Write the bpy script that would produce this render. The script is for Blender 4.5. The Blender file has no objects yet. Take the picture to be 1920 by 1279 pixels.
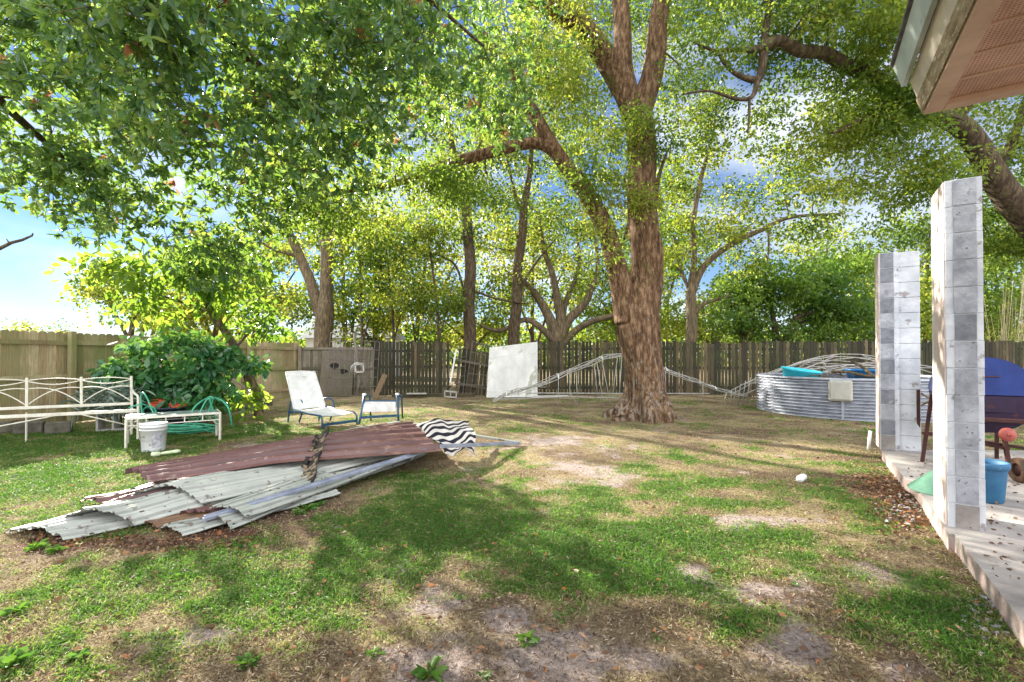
import bpy, math, random
import numpy as np
from mathutils import Vector, Matrix
random.seed(7)
RNG = np.random.default_rng(11)
S = bpy.context.scene
COL = S.collection
R = math.radians

# ------------------------------------------------------------------ camera
F = 870.0; PITCH = R(0.6); CYP = 659.5; CAMH = 1.35
cam_d = bpy.data.cameras.new('camera'); cam = bpy.data.objects.new('camera', cam_d); COL.objects.link(cam)
cam.location = (0, 0, CAMH); cam.rotation_euler = (R(90) + PITCH, 0, 0)
cam_d.sensor_width = 36; cam_d.lens = F / 1920 * 36; cam_d.shift_y = 20 / 1920
cam_d.clip_start = 0.05; cam_d.clip_end = 3000
S.camera = cam

# ------------------------------------------------------------------ light
SUN_AZ = R(-45); SUN_EL = R(24)          # azimuth measured from +Y towards +X
sd = Vector((math.sin(SUN_AZ) * math.cos(SUN_EL), math.cos(SUN_AZ) * math.cos(SUN_EL), math.sin(SUN_EL)))
sun_d = bpy.data.lights.new('sun', 'SUN'); sun = bpy.data.objects.new('sun', sun_d); COL.objects.link(sun)
sun_d.energy = 5.0; sun_d.angle = R(0.5); sun_d.color = (1.0, 0.93, 0.80)
sun.rotation_euler = sd.to_track_quat('Z', 'Y').to_euler(); sun.location = (-20, 20, 20)
W = bpy.data.worlds.new('World'); S.world = W; W.use_nodes = True
nt = W.node_tree; nt.nodes.clear()
wo = nt.nodes.new('ShaderNodeOutputWorld'); bg = nt.nodes.new('ShaderNodeBackground')
sky = nt.nodes.new('ShaderNodeTexSky'); sky.sky_type = 'NISHITA'; sky.sun_disc = False
sky.sun_elevation = SUN_EL; sky.sun_rotation = SUN_AZ; sky.air_density = 1.0; sky.dust_density = 0.0; sky.ozone_density = 2.0
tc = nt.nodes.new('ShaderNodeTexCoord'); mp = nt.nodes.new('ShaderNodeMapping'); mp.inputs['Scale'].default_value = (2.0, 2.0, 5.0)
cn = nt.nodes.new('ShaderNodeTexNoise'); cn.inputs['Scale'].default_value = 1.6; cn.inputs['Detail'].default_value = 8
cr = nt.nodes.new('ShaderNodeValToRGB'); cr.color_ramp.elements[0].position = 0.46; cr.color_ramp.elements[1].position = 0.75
# sky half behind the viewer brightened as added fill, thin cloud in front
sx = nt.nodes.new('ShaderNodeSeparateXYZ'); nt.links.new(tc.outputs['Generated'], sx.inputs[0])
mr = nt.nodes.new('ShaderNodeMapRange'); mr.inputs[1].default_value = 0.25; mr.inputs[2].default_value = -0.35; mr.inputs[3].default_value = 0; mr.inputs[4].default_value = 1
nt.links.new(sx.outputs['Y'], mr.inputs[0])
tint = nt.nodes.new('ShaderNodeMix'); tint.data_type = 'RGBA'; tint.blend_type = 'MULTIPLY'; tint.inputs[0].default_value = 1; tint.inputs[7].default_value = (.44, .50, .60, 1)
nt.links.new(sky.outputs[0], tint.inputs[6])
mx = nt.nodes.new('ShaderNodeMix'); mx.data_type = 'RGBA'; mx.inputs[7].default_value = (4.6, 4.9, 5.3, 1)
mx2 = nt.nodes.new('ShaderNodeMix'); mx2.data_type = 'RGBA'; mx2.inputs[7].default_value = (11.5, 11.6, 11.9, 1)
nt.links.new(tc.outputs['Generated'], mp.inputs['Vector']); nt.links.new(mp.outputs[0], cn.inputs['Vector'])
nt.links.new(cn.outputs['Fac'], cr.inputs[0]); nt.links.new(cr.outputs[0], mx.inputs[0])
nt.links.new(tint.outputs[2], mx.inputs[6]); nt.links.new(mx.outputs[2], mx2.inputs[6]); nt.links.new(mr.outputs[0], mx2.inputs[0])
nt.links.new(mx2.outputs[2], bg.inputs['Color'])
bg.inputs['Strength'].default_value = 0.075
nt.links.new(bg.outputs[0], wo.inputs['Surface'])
S.view_settings.view_transform = 'Standard'; S.view_settings.look = 'None'
S.view_settings.gamma = 1; S.view_settings.exposure = 1.9
S.cycles.use_denoising = True; S.cycles.sample_clamp_indirect = 4.0
S.cycles.max_bounces = 8; S.cycles.transparent_max_bounces = 8; S.cycles.transmission_bounces = 6

# ------------------------------------------------------------------ helpers
def ray(px, py):
    x = (px - 960) / F; z = (CYP - py) / F
    c, s = math.cos(PITCH), math.sin(PITCH)
    return x, c - z * s, s + z * c
def P(px, py, z=0.0):                     # point on the level z seen at a pixel of the photograph
    x, y, zz = ray(px, py); t = (z - CAMH) / zz
    return Vector((x * t, y * t, z))
def Q(px, py, Y):                         # point at distance Y in front of the camera
    x, y, zz = ray(px, py); t = Y / y
    return Vector((x * t, Y, CAMH + zz * t))
def HX(px, py, X0):
    pass

def tag(o, label=None, cat=None, group=None, kind=None):
    if label: o['label'] = label
    if cat: o['category'] = cat
    if group: o['group'] = group
    if kind: o['kind'] = kind
    return o
def thing(name, label, cat, loc=(0, 0, 0), rz=0, group=None):
    o = bpy.data.objects.new(name, None); COL.objects.link(o)
    o.empty_display_size = 0.2
    o.location = loc; o.rotation_euler = (0, 0, rz)
    return tag(o, label, cat, group)

def np_mesh(name, V, Fc, mat, parent=None, rnd=None, smooth=False, attrs=None):
    """V (n,3), Fc (m,k) arrays -> object; rnd per face attribute"""
    me = bpy.data.meshes.new(name)
    V = np.asarray(V, dtype=np.float32); Fc = np.asarray(Fc, dtype=np.int32)
    m, k = Fc.shape
    me.vertices.add(len(V)); me.vertices.foreach_set('co', V.ravel())
    me.loops.add(m * k); me.loops.foreach_set('vertex_index', Fc.ravel())
    me.polygons.add(m); me.polygons.foreach_set('loop_start', np.arange(0, m * k, k, dtype=np.int32))
    if smooth: me.polygons.foreach_set('use_smooth', np.ones(m, dtype=bool))
    me.update(calc_edges=True)
    if rnd is not None:
        a = me.attributes.new('rnd', 'FLOAT', 'FACE'); a.data.foreach_set('value', np.asarray(rnd, dtype=np.float32))
    if attrs:
        for an, av in attrs.items():
            a = me.attributes.new(an, 'FLOAT', 'POINT'); a.data.foreach_set('value', np.asarray(av, dtype=np.float32))
    me.materials.append(mat)
    o = bpy.data.objects.new(name, me); COL.objects.link(o)
    if parent: o.parent = parent
    return o

class MB:
    """collects shapes in world space, linked later as ONE mesh object"""
    def __init__(s): s.v = []; s.f = []; s.r = []; s.sm = []; s.mi = []; s.cm = 0
    def add(s, vs, fs, r=None, smooth=False):
        b = len(s.v); s.v += [tuple(v) for v in vs]
        if r is None: r = random.random()
        for f in fs:
            s.f.append(tuple(b + i for i in f)); s.r.append(r); s.sm.append(smooth); s.mi.append(s.cm)
        return s
    def box(s, c, size, M=None, r=None, bev=0.0):
        hx, hy, hz = size[0] / 2, size[1] / 2, size[2] / 2
        if bev > 0:
            b = min(bev, hx * .9, hy * .9, hz * .9)
            vs = []; idx = {}
            for i, sx in enumerate((-1, 1)):
                for j, sy in enumerate((-1, 1)):
                    for k, sz in enumerate((-1, 1)):
                        idx[(sx, sy, sz, 0)] = len(vs); vs.append(Vector((sx * hx, sy * (hy - b), sz * (hz - b))))
                        idx[(sx, sy, sz, 1)] = len(vs); vs.append(Vector((sx * (hx - b), sy * hy, sz * (hz - b))))
                        idx[(sx, sy, sz, 2)] = len(vs); vs.append(Vector((sx * (hx - b), sy * (hy - b), sz * hz)))
            I = lambda a, b_, c_, d: idx[(a, b_, c_, d)]
            fs = []
            for q in (-1, 1):
                fs.append([I(q, -1, -1, 0), I(q, 1, -1, 0), I(q, 1, 1, 0), I(q, -1, 1, 0)][::q])
                fs.append([I(-1, q, -1, 1), I(-1, q, 1, 1), I(1, q, 1, 1), I(1, q, -1, 1)][::q])
                fs.append([I(-1, -1, q, 2), I(1, -1, q, 2), I(1, 1, q, 2), I(-1, 1, q, 2)][::q])
            for a in (-1, 1):
                for b2 in (-1, 1):
                    fs.append([I(a, b2, -1, 0), I(a, b2, 1, 0), I(a, b2, 1, 1), I(a, b2, -1, 1)])
                    fs.append([I(a, -1, b2, 0), I(a, 1, b2, 0), I(a, 1, b2, 2), I(a, -1, b2, 2)])
                    fs.append([I(-1, a, b2, 1), I(1, a, b2, 1), I(1, a, b2, 2), I(-1, a, b2, 2)])
                    for c2 in (-1, 1): fs.append([I(a, b2, c2, 0), I(a, b2, c2, 1), I(a, b2, c2, 2)])
        else:
            vs = [Vector((x, y, z)) for x in (-hx, hx) for y in (-hy, hy) for z in (-hz, hz)]
            fs = [(0, 1, 3, 2), (4, 6, 7, 5), (0, 4, 5, 1), (2, 3, 7, 6), (0, 2, 6, 4), (1, 5, 7, 3)]
        c = Vector(c)
        if M is not None: vs = [M @ v for v in vs]
        return s.add([v + c for v in vs], fs, r)
    def beam(s, a, b, w, h, up=(0, 0, 1), r=None, bev=0.0):
        a = Vector(a); b = Vector(b); d = (b - a); L = d.length; d.normalize(); u = Vector(up)
        x = d.cross(u)
        if x.length < 1e-4: x = d.cross(Vector((0, 1, 0)))
        x.normalize(); z = x.cross(d).normalized()
        M = Matrix((x, d, z)).transposed()
        return s.box((a + b) / 2, (w, L, h), M, r, bev)
    def tube(s, path, rad, n=8, cap=True, r=None, smooth=True, rf=None):
        path = [Vector(p) for p in path]; m = len(path)
        if not hasattr(rad, '__len__'): rad = [rad] * m
        vs = []; prev = None
        for i, p in enumerate(path):
            d = (path[min(i + 1, m - 1)] - path[max(i - 1, 0)])
            if d.length < 1e-9: d = Vector((0, 0, 1))
            d.normalize()
            if prev is None:
                x = d.cross(Vector((0, 0, 1)))
                if x.length < 0.05: x = d.cross(Vector((0, 1, 0)))
                x.normalize()
            else:
                x = prev - d * prev.dot(d)
                x.normalize()
            prev = x; y = d.cross(x)
            for k in range(n):
                a = 2 * math.pi * k / n
                rr = rad[i] * (rf(a, i / (m - 1), p) if rf else 1)
                vs.append(p + (x * math.cos(a) + y * math.sin(a)) * rr)
        fs = [(i * n + k, i * n + (k + 1) % n, (i + 1) * n + (k + 1) % n, (i + 1) * n + k) for i in range(m - 1) for k in range(n)]
        if cap: fs += [tuple(range(n))[::-1], tuple((m - 1) * n + k for k in range(n))]
        return s.add(vs, fs, r, smooth)
    def lathe(s, prof, c, n=32, axis=None, r=None, smooth=True, close=False):
        c = Vector(c); ax = Vector(axis or (0, 0, 1)).normalized()
        M = ax.to_track_quat('Z', 'Y').to_matrix(); vs = []
        for (ra, z) in prof:
            for k in range(n):
                a = 2 * math.pi * k / n
                vs.append(c + M @ Vector((ra * math.cos(a), ra * math.sin(a), z)))
        m = len(prof)
        fs = [(i * n + k, i * n + (k + 1) % n, (i + 1) * n + (k + 1) % n, (i + 1) * n + k) for i in range(m - 1) for k in range(n)]
        return s.add(vs, fs, r, smooth)
    def quad(s, a, b, c, d, r=None): return s.add([a, b, c, d], [(0, 1, 2, 3)], r)
    def build(s, name, mats, parent=None, world=True):
        if not isinstance(mats, (list, tuple)): mats = [mats]
        me = bpy.data.meshes.new(name)
        V = s.v
        if parent is not None and world:
            inv = wmat(parent).inverted(); V = [tuple(inv @ Vector(v)) for v in s.v]
        me.from_pydata(V, [], s.f)
        me.polygons.foreach_set('use_smooth', s.sm); me.polygons.foreach_set('material_index', s.mi)
        a = me.attributes.new('rnd', 'FLOAT', 'FACE'); a.data.foreach_set('value', np.array(s.r, dtype=np.float32))
        for m in mats: me.materials.append(m)
        me.update()
        o = bpy.data.objects.new(name, me); COL.objects.link(o)
        if parent is not None: o.parent = parent
        return o
def wmat(o):
    m = Matrix.Translation(o.location) @ o.rotation_euler.to_matrix().to_4x4()
    return (wmat(o.parent) @ m) if o.parent else m
def curve_pts(pts, n=6):
    """Catmull-Rom through points; items may carry extra values"""
    pts = [np.array(p, dtype=float) for p in pts]; out = []
    for i in range(len(pts) - 1):
        p0 = pts[max(i - 1, 0)]; p1 = pts[i]; p2 = pts[i + 1]; p3 = pts[min(i + 2, len(pts) - 1)]
        for k in range(n):
            t = k / n
            out.append(0.5 * ((2 * p1) + (-p0 + p2) * t + (2 * p0 - 5 * p1 + 4 * p2 - p3) * t * t + (-p0 + 3 * p1 - 3 * p2 + p3) * t ** 3))
    out.append(pts[-1]); return out

# ------------------------------------------------------------------ materials
def newmat(name):
    m = bpy.data.materials.new(name); m.use_nodes = True; n = m.node_tree.nodes; n.clear()
    out = n.new('ShaderNodeOutputMaterial'); b = n.new('ShaderNodeBsdfPrincipled'); m.node_tree.links.new(b.outputs[0], out.inputs[0])
    return m, m.node_tree, b, out
def ramp(t, src, stops):
    c = t.nodes.new('ShaderNodeValToRGB'); e = c.color_ramp.elements
    while len(e) < len(stops): e.new(0.5)
    for i, (p, col) in enumerate(stops): e[i].position = p; e[i].color = (*col, 1)
    t.links.new(src, c.inputs[0]); return c.outputs[0]
def noise(t, scale, detail=6, vec=None, rough=0.6, stretch=None, coord='Object'):
    n = t.nodes.new('ShaderNodeTexNoise'); n.inputs['Scale'].default_value = scale; n.inputs['Detail'].default_value = detail
    n.inputs['Roughness'].default_value = rough
    tcn = t.nodes.new('ShaderNodeTexCoord'); v = tcn.outputs[coord]
    if stretch:
        mp = t.nodes.new('ShaderNodeMapping'); mp.inputs['Scale'].default_value = stretch; t.links.new(v, mp.inputs['Vector']); v = mp.outputs[0]
    t.links.new(v, n.inputs['Vector']); return n.outputs['Fac']
def mixc(t, fac, a, b, mode='MIX'):
    m = t.nodes.new('ShaderNodeMix'); m.data_type = 'RGBA'; m.blend_type = mode
    for s_, v in ((0, fac), (6, a), (7, b)):
        if hasattr(v, 'links') or hasattr(v, 'is_linked'): t.links.new(v, m.inputs[s_])
        elif s_ == 0: m.inputs[0].default_value = v
        else: m.inputs[s_].default_value = (*v, 1)
    return m.outputs[2]
def attr(t, name='rnd'):
    a = t.nodes.new('ShaderNodeAttribute'); a.attribute_name = name; return a.outputs['Fac']
def bump(t, b, h, strength=0.4, dist=0.01):
    n = t.nodes.new('ShaderNodeBump'); n.inputs['Strength'].default_value = strength; n.inputs['Distance'].default_value = dist
    t.links.new(h, n.inputs['Height']); t.links.new(n.outputs[0], b.inputs['Normal'])
def simple(name, a, b_, rough=0.6, metal=0.0, scale=8, stretch=None, bs=0.3, bd=0.004, c=None, pos=(0.35, 0.65), spots=None):
    m, t, b, o = newmat(name)
    f = noise(t, scale, 8, stretch=stretch)
    stops = [(pos[0], a), (pos[1], b_)] if c is None else [(pos[0], a), ((pos[0] + pos[1]) / 2, b_), (pos[1], c)]
    col = ramp(t, f, stops)
    if spots:
        f2 = noise(t, spots[0], 4, stretch=stretch); k = ramp(t, f2, [(spots[1], (0, 0, 0)), (spots[1] + .06, (1, 1, 1))])
        col = mixc(t, k, col, spots[2])
    t.links.new(col, b.inputs['Base Color']); b.inputs['Roughness'].default_value = rough; b.inputs['Metallic'].default_value = metal
    bump(t, b, noise(t, scale * 4, 6, stretch=stretch), bs, bd)
    return m
def leafmat(name, cols, trans, tfac=0.45, rough=0.45, spec=0.4):
    m, t, b, o = newmat(name)
    r = attr(t)
    col = ramp(t, r, cols)
    t.links.new(col, b.inputs['Base Color']); b.inputs['Roughness'].default_value = rough
    b.inputs['Specular IOR Level'].default_value = spec
    tr = t.nodes.new('ShaderNodeBsdfTranslucent'); tcol = ramp(t, r, trans); t.links.new(tcol, tr.inputs['Color'])
    ms = t.nodes.new('ShaderNodeMixShader'); ms.inputs[0].default_value = tfac
    t.links.new(b.outputs[0], ms.inputs[1]); t.links.new(tr.outputs[0], ms.inputs[2]); t.links.new(ms.outputs[0], o.inputs[0])
    return m
def woodmat(name, a, b_, c, green=None, rough=0.85, holes=True, axis=(14, 14, 1.2)):
    m, t, b, o = newmat(name)
    base = ramp(t, attr(t), [(0.0, a), (0.5, b_), (1.0, c)])
    g = noise(t, 3.0, 9, stretch=axis, rough=0.7)
    col = mixc(t, 0.75, base, ramp(t, g, [(0.30, (0.35, 0.33, 0.30)), (0.62, (1.25, 1.2, 1.15))]), 'MULTIPLY')
    if green:
        gf = ramp(t, noise(t, 1.3, 5), [(0.42, (0, 0, 0)), (0.68, (1, 1, 1))]); col = mixc(t, gf, col, green)
    t.links.new(col, b.inputs['Base Color']); b.inputs['Roughness'].default_value = rough
    bump(t, b, g, 0.6, 0.006); return m

M_leaf_oak = leafmat('oak_leaves', [(0, (.035, .075, .012)), (.45, (.07, .13, .018)), (.9, (.14, .19, .03)), (1, (.22, .2, .05))],
                     [(0, (.16, .30, .03)), (.6, (.38, .50, .05)), (1, (.62, .60, .08))], .5)
M_leaf_near = leafmat('laurel_leaves', [(0, (.03, .08, .04)), (.5, (.07, .16, .075)), (.93, (.24, .34, .14)), (.955, (.36, .14, .07)), (1, (.50, .25, .14))],
                      [(0, (.12, .26, .04)), (.5, (.32, .50, .06)), (.94, (.56, .62, .09)), (.955, (.45, .2, .09)), (1, (.5, .26, .12))], .45, .28, .6)
M_leaf_back = leafmat('backlit_leaves', [(0, (.015, .035, .006)), (.35, (.045, .085, .012)), (.65, (.11, .16, .018)), (1, (.27, .27, .05))],
                      [(0, (.05, .10, .010)), (.35, (.16, .27, .022)), (.65, (.40, .48, .04)), (1, (.82, .74, .12))], .55)
M_leaf_dark = leafmat('dense_leaves', [(0, (.025, .07, .012)), (.5, (.055, .125, .02)), (1, (.11, .18, .03))],
                      [(0, (.14, .30, .03)), (1, (.4, .55, .06))], .42)
M_leaf_small = leafmat('mid_green_leaves', [(0, (.03, .09, .02)), (.5, (.07, .16, .025)), (1, (.15, .24, .04))], [(0, (.16, .34, .03)), (.5, (.36, .54, .05)), (1, (.6, .7, .08))], .5, .35, .5)
M_leaf_big = leafmat('broad_leaves', [(0, (.02, .085, .04)), (.5, (.045, .165, .065)), (1, (.10, .26, .07))],
                     [(0, (.08, .26, .04)), (1, (.3, .5, .06))], .28, .22, .7)
M_leaf_grey = leafmat('grey_blades', [(0, (.13, .19, .17)), (1, (.28, .34, .30))], [(0, (.1, .2, .1)), (1, (.2, .3, .15))], .15)
def barkmat():
    m, t, b, o = newmat('oak_bark')
    n_ = noise(t, 5, 9, stretch=(3, 3, .8), rough=.7); col = ramp(t, n_, [(.32, (.022, .013, .008)), (.49, (.13, .075, .042)), (.66, (.36, .235, .145))])
    tcn = t.nodes.new('ShaderNodeTexCoord'); sx_ = t.nodes.new('ShaderNodeSeparateXYZ'); t.links.new(tcn.outputs['Object'], sx_.inputs[0])
    mr_ = t.nodes.new('ShaderNodeMapRange'); t.links.new(sx_.outputs['Z'], mr_.inputs[0]); mr_.inputs[1].default_value = 3.0; mr_.inputs[2].default_value = .3; mr_.inputs[3].default_value = 0; mr_.inputs[4].default_value = .11
    ad = t.nodes.new('ShaderNodeMath'); ad.operation = 'ADD'; t.links.new(noise(t, 7, 9, stretch=(2.2, 2.2, .7), rough=.8), ad.inputs[0]); t.links.new(mr_.outputs[0], ad.inputs[1])
    k = ramp(t, ad.outputs[0], [(.62, (0, 0, 0)), (.68, (1, 1, 1))]); col = mixc(t, k, col, (.30, .27, .23))       # lichen, thicker near the foot
    k2 = ramp(t, noise(t, 1.6, 6), [(.60, (0, 0, 0)), (.72, (1, 1, 1))]); col = mixc(t, k2, col, (.09, .10, .03))
    t.links.new(col, b.inputs['Base Color']); b.inputs['Roughness'].default_value = .95; b.inputs['Specular IOR Level'].default_value = .2
    bump(t, b, n_, 1.0, .06); return m
M_bark = barkmat()
M_bark2 = simple('grey_bark', (.05, .035, .022), (.13, .095, .055), .95, 0, 3, (6, 6, 1.2), .9, .03, (.27, .2, .12), (.3, .7), (4, .64, (.10, .12, .05)))
M_bark3 = simple('dark_bark', (.022, .014, .008), (.075, .05, .028), .95, 0, 3, (6, 6, 1.4), .9, .03, (.19, .14, .08), (.3, .7), (3, .62, (.08, .10, .03)))
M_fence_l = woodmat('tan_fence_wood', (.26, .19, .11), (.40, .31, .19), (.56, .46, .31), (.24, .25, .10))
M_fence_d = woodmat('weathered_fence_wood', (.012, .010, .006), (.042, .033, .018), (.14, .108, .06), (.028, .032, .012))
M_fence_g = woodmat('grey_old_wood', (.12, .10, .085), (.20, .17, .14), (.30, .26, .22), (.10, .10, .05))
M_plank = woodmat('plank_wood', (.16, .11, .06), (.22, .16, .09), (.30, .24, .14))
M_white_metal = simple('cream_painted_metal', (.62, .58, .47), (.80, .77, .68), .45, 0, 12, None, .1, .001, spots=(30, .66, (.35, .22, .12)))
M_glass_top = simple('frosted_table_glass', (.22, .27, .27), (.34, .40, .39), .25, 0, 5)
M_bucket = simple('dirty_white_plastic', (.62, .63, .66), (.80, .80, .82), .45, 0, 7, None, .1, .002, spots=(9, .62, (.38, .36, .36)))
M_blue_metal = simple('blue_painted_metal', (.015, .055, .12), (.03, .11, .22), .35, .2, 9, None, .15, .001)
M_sling = simple('white_mesh_fabric', (.62, .62, .62), (.80, .79, .78), .85, 0, 6, None, .4, .003, spots=(5, .68, (.45, .42, .38)))
M_galv = simple('galvanised_steel', (.26, .28, .33), (.44, .46, .52), .5, .4, 5, None, .15, .002, spots=(7, .66, (.35, .33, .32)))
M_alu = simple('dull_aluminium_tube', (.34, .33, .31), (.56, .54, .51), .55, .3, 8, None, .15, .002)
M_polebl = simple('bluegrey_metal', (.22, .25, .34), (.38, .41, .50), .4, .4, 6)
M_poolblue = simple('cyan_plastic', (.04, .48, .62), (.06, .58, .72), .35, 0, 5, None, .05, .001)
M_navy = simple('blue_plastic', (.02, .16, .42), (.03, .22, .52), .35, 0, 5, None, .05, .001)
M_darktub = simple('navy_tub_plastic', (.008, .012, .03), (.02, .028, .06), .4, 0, 6)
M_hose = simple('green_hose_rubber', (.03, .28, .17), (.07, .42, .27), .4, 0, 9)
M_red = simple('red_plastic', (.55, .06, .03), (.70, .12, .06), .5, 0, 9)
M_block = simple('concrete_block', (.30, .29, .27), (.48, .46, .43), .95, 0, 7, None, .8, .006)
M_darkblock = simple('mossy_block', (.07, .065, .05), (.18, .16, .13), .95, 0, 6, None, .8, .006)
M_board = simple('white_wallboard', (.50, .50, .48), (.66, .65, .63), .7, 0, 3, (1, 1, .5), .1, .002, spots=(2.6, .60, (.36, .37, .30)))
M_cyanpot = simple('blue_pot', (.015, .10, .22), (.035, .16, .30), .6, 0, 5, None, .2, .003, spots=(7, .62, (.25, .32, .36)))
M_steel_dark = simple('rusty_dark_steel', (.035, .012, .012), (.09, .03, .025), .6, .4, 6, None, .3, .003)
M_navysteel = simple('heat_stained_steel', (.012, .008, .03), (.04, .018, .05), .5, .4, 4, None, .3, .004, spots=(5, .58, (.09, .03, .03)))
M_lidblue = simple('blue_enamel', (.008, .02, .13), (.02, .05, .24), .35, .3, 3, None, .15, .004, spots=(4, .66, (.12, .05, .06)))
M_redknob = simple('faded_red_paint', (.30, .05, .04), (.42, .11, .08), .55, 0, 9)
M_rubber = simple('old_tyre', (.04, .025, .015), (.16, .08, .04), .8, 0, 12, None, .4, .003)
M_greenlid = simple('green_ribbed_plastic', (.07, .20, .13), (.13, .29, .20), .6, 0, 5)
M_pvc = simple('white_pvc', (.65, .64, .6), (.8, .79, .76), .5, 0, 10)
M_char = simple('charred_board', (.008, .006, .006), (.03, .022, .02), .8, 0, 5, (3, 3, 1), .9, .01, spots=(3.0, .53, (.24, .18, .11)))
M_litter = leafmat('fallen_leaves', [(0, (.06, .035, .025)), (.5, (.16, .09, .06)), (.86, (.30, .15, .07)), (.93, (.42, .15, .05)), (1, (.42, .36, .26))],
                   [(0, (.2, .1, .04)), (1, (.4, .25, .1))], .15, .7, .2)
M_grass = leafmat('grass_blades', [(0, (.05, .125, .018)), (.35, (.125, .235, .04)), (.5, (.22, .30, .07)), (.7, (.36, .31, .14)), (1, (.46, .36, .22))],
                  [(0, (.12, .28, .03)), (.4, (.28, .48, .05)), (.7, (.42, .42, .14)), (1, (.4, .3, .15))], .35, .6, .25)
M_thatch = leafmat('thatch_straw', [(0, (.035, .022, .018)), (.4, (.15, .098, .068)), (.8, (.36, .26, .18)), (1, (.60, .50, .38))], [(0, (.15, .1, .05)), (1, (.45, .35, .2))], .2, .8, .15)
M_weed = leafmat('weed_leaves', [(0, (.04, .11, .02)), (1, (.11, .22, .035))], [(0, (.12, .3, .03)), (1, (.25, .45, .05))], .3, .45, .4)
M_stone = simple('grey_litter', (.2, .19, .2), (.42, .40, .42), .8, 0, 20)

def sheetmat(name, a, b_, c, spots, metal=.15, rough=.45):
    m, t, b, o = newmat(name)
    col = ramp(t, noise(t, 1.2, 9, rough=.7), [(.3, a), (.5, b_), (.7, c)])
    k = ramp(t, noise(t, 9, 5), [(.60, (0, 0, 0)), (.66, (1, 1, 1))]); col = mixc(t, k, col, spots)
    k2 = ramp(t, noise(t, 30, 2), [(.68, (0, 0, 0)), (.72, (1, 1, 1))]); col = mixc(t, k2, col, (.03, .02, .02))
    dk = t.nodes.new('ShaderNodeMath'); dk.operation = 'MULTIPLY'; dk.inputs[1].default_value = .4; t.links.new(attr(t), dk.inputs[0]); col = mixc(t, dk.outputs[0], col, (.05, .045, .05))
    t.links.new(col, b.inputs['Base Color']); b.inputs['Metallic'].default_value = metal; b.inputs['Roughness'].default_value = rough
    bump(t, b, noise(t, 5, 5), .25, .01); return m
M_pale = sheetmat('pale_green_roof_metal', (.27, .29, .26), (.40, .42, .38), (.53, .53, .48), (.18, .15, .13))
M_maroon = sheetmat('maroon_roof_metal', (.10, .045, .04), (.155, .07, .066), (.23, .125, .11), (.27, .19, .16))
M_brownsheet = sheetmat('brown_roof_metal', (.10, .05, .03), (.17, .09, .04), (.25, .16, .07), (.2, .12, .1))

def striped():
    m, t, b, o = newmat('striped_cloth')
    uv = attr(t, 'u')
    mt = t.nodes.new('ShaderNodeMath'); mt.operation = 'MULTIPLY'; mt.inputs[1].default_value = 7.0; t.links.new(uv, mt.inputs[0])
    fr = t.nodes.new('ShaderNodeMath'); fr.operation = 'FRACT'; t.links.new(mt.outputs[0], fr.inputs[0])
    c = ramp(t, fr.outputs[0], [(.50, (.62, .58, .54)), (.53, (.008, .009, .02))]); t.links.new(c, b.inputs['Base Color'])
    b.inputs['Roughness'].default_value = .9; bump(t, b, noise(t, 60, 3), .3, .002); return m
M_cloth = striped()

def groundmat():
    m, t, b, o = newmat('ground_soil_and_grass')
    g = attr(t, 'green'); s = attr(t, 'soil'); rd = attr(t, 'red')
    n1 = noise(t, 9, 10, rough=.75); n2 = noise(t, 45, 8, rough=.8); n3 = noise(t, 2.2, 6)
    dry = ramp(t, n2, [(.32, (.09, .065, .045)), (.47, (.31, .25, .145)), (.64, (.64, .55, .34))])
    dry = mixc(t, 0.5, dry, ramp(t, n3, [(.3, (.65, .55, .5)), (.7, (1.15, 1.1, .95))]), 'MULTIPLY')
    grn = ramp(t, n2, [(.32, (.045, .06, .02)), (.5, (.14, .18, .05)), (.68, (.28, .30, .10))])
    soil = ramp(t, n2, [(.34, (.15, .11, .10)), (.48, (.40, .32, .29)), (.62, (.64, .55, .51))])
    def thr(a, n, w):
        ad = t.nodes.new('ShaderNodeMath'); ad.operation = 'MULTIPLY_ADD'; t.links.new(n, ad.inputs[0]); ad.inputs[1].default_value = w; t.links.new(a, ad.inputs[2])
        return ad.outputs[0]
    gf = ramp(t, thr(g, n1, .7), [(.72, (0, 0, 0)), (1.0, (1, 1, 1))])
    sf = ramp(t, thr(s, n1, .9), [(.78, (0, 0, 0)), (1.0, (1, 1, 1))])
    dry = mixc(t, ramp(t, noise(t, .9, 5), [(.44, (0, 0, 0)), (.60, (.75, .75, .75))]), dry, (.13, .08, .058)); col = mixc(t, gf, dry, grn); col = mixc(t, sf, col, soil); col = mixc(t, rd, col, (.13, .05, .035))
    t.links.new(col, b.inputs['Base Color']); b.inputs['Roughness'].default_value = .97; b.inputs['Specular IOR Level'].default_value = .15
    bump(t, b, n2, 1.0, .05); return m
M_ground = groundmat()
def slabmat():
    m, t, b, o = newmat('stained_concrete')
    col = ramp(t, noise(t, 2.5, 8), [(.32, (.20, .18, .17)), (.5, (.32, .29, .27)), (.68, (.44, .40, .36))])
    k = ramp(t, noise(t, 6, 8, rough=.8), [(.60, (0, 0, 0)), (.68, (1, 1, 1))]); col = mixc(t, k, col, (.16, .13, .12))
    t.links.new(col, b.inputs['Base Color']); b.inputs['Roughness'].default_value = .9; bump(t, b, noise(t, 25, 8), .5, .006); return m
M_slab = slabmat()
M_slabedge = simple('pink_painted_edge', (.28, .20, .18), (.42, .34, .31), .9, 0, 8, None, .6, .006, spots=(5, .56, (.28, .26, .23)))
M_brownblock = simple('damp_brown_block', (.16, .14, .13), (.34, .31, .29), .95, 0, 6, None, 1, .01)
M_pitch = simple('rotten_black_wood', (.01, .008, .007), (.025, .02, .016), 1, 0, 9)
M_skim = simple('beige_box_plastic', (.36, .35, .31), (.46, .45, .40), .6, 0, 4)
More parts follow.
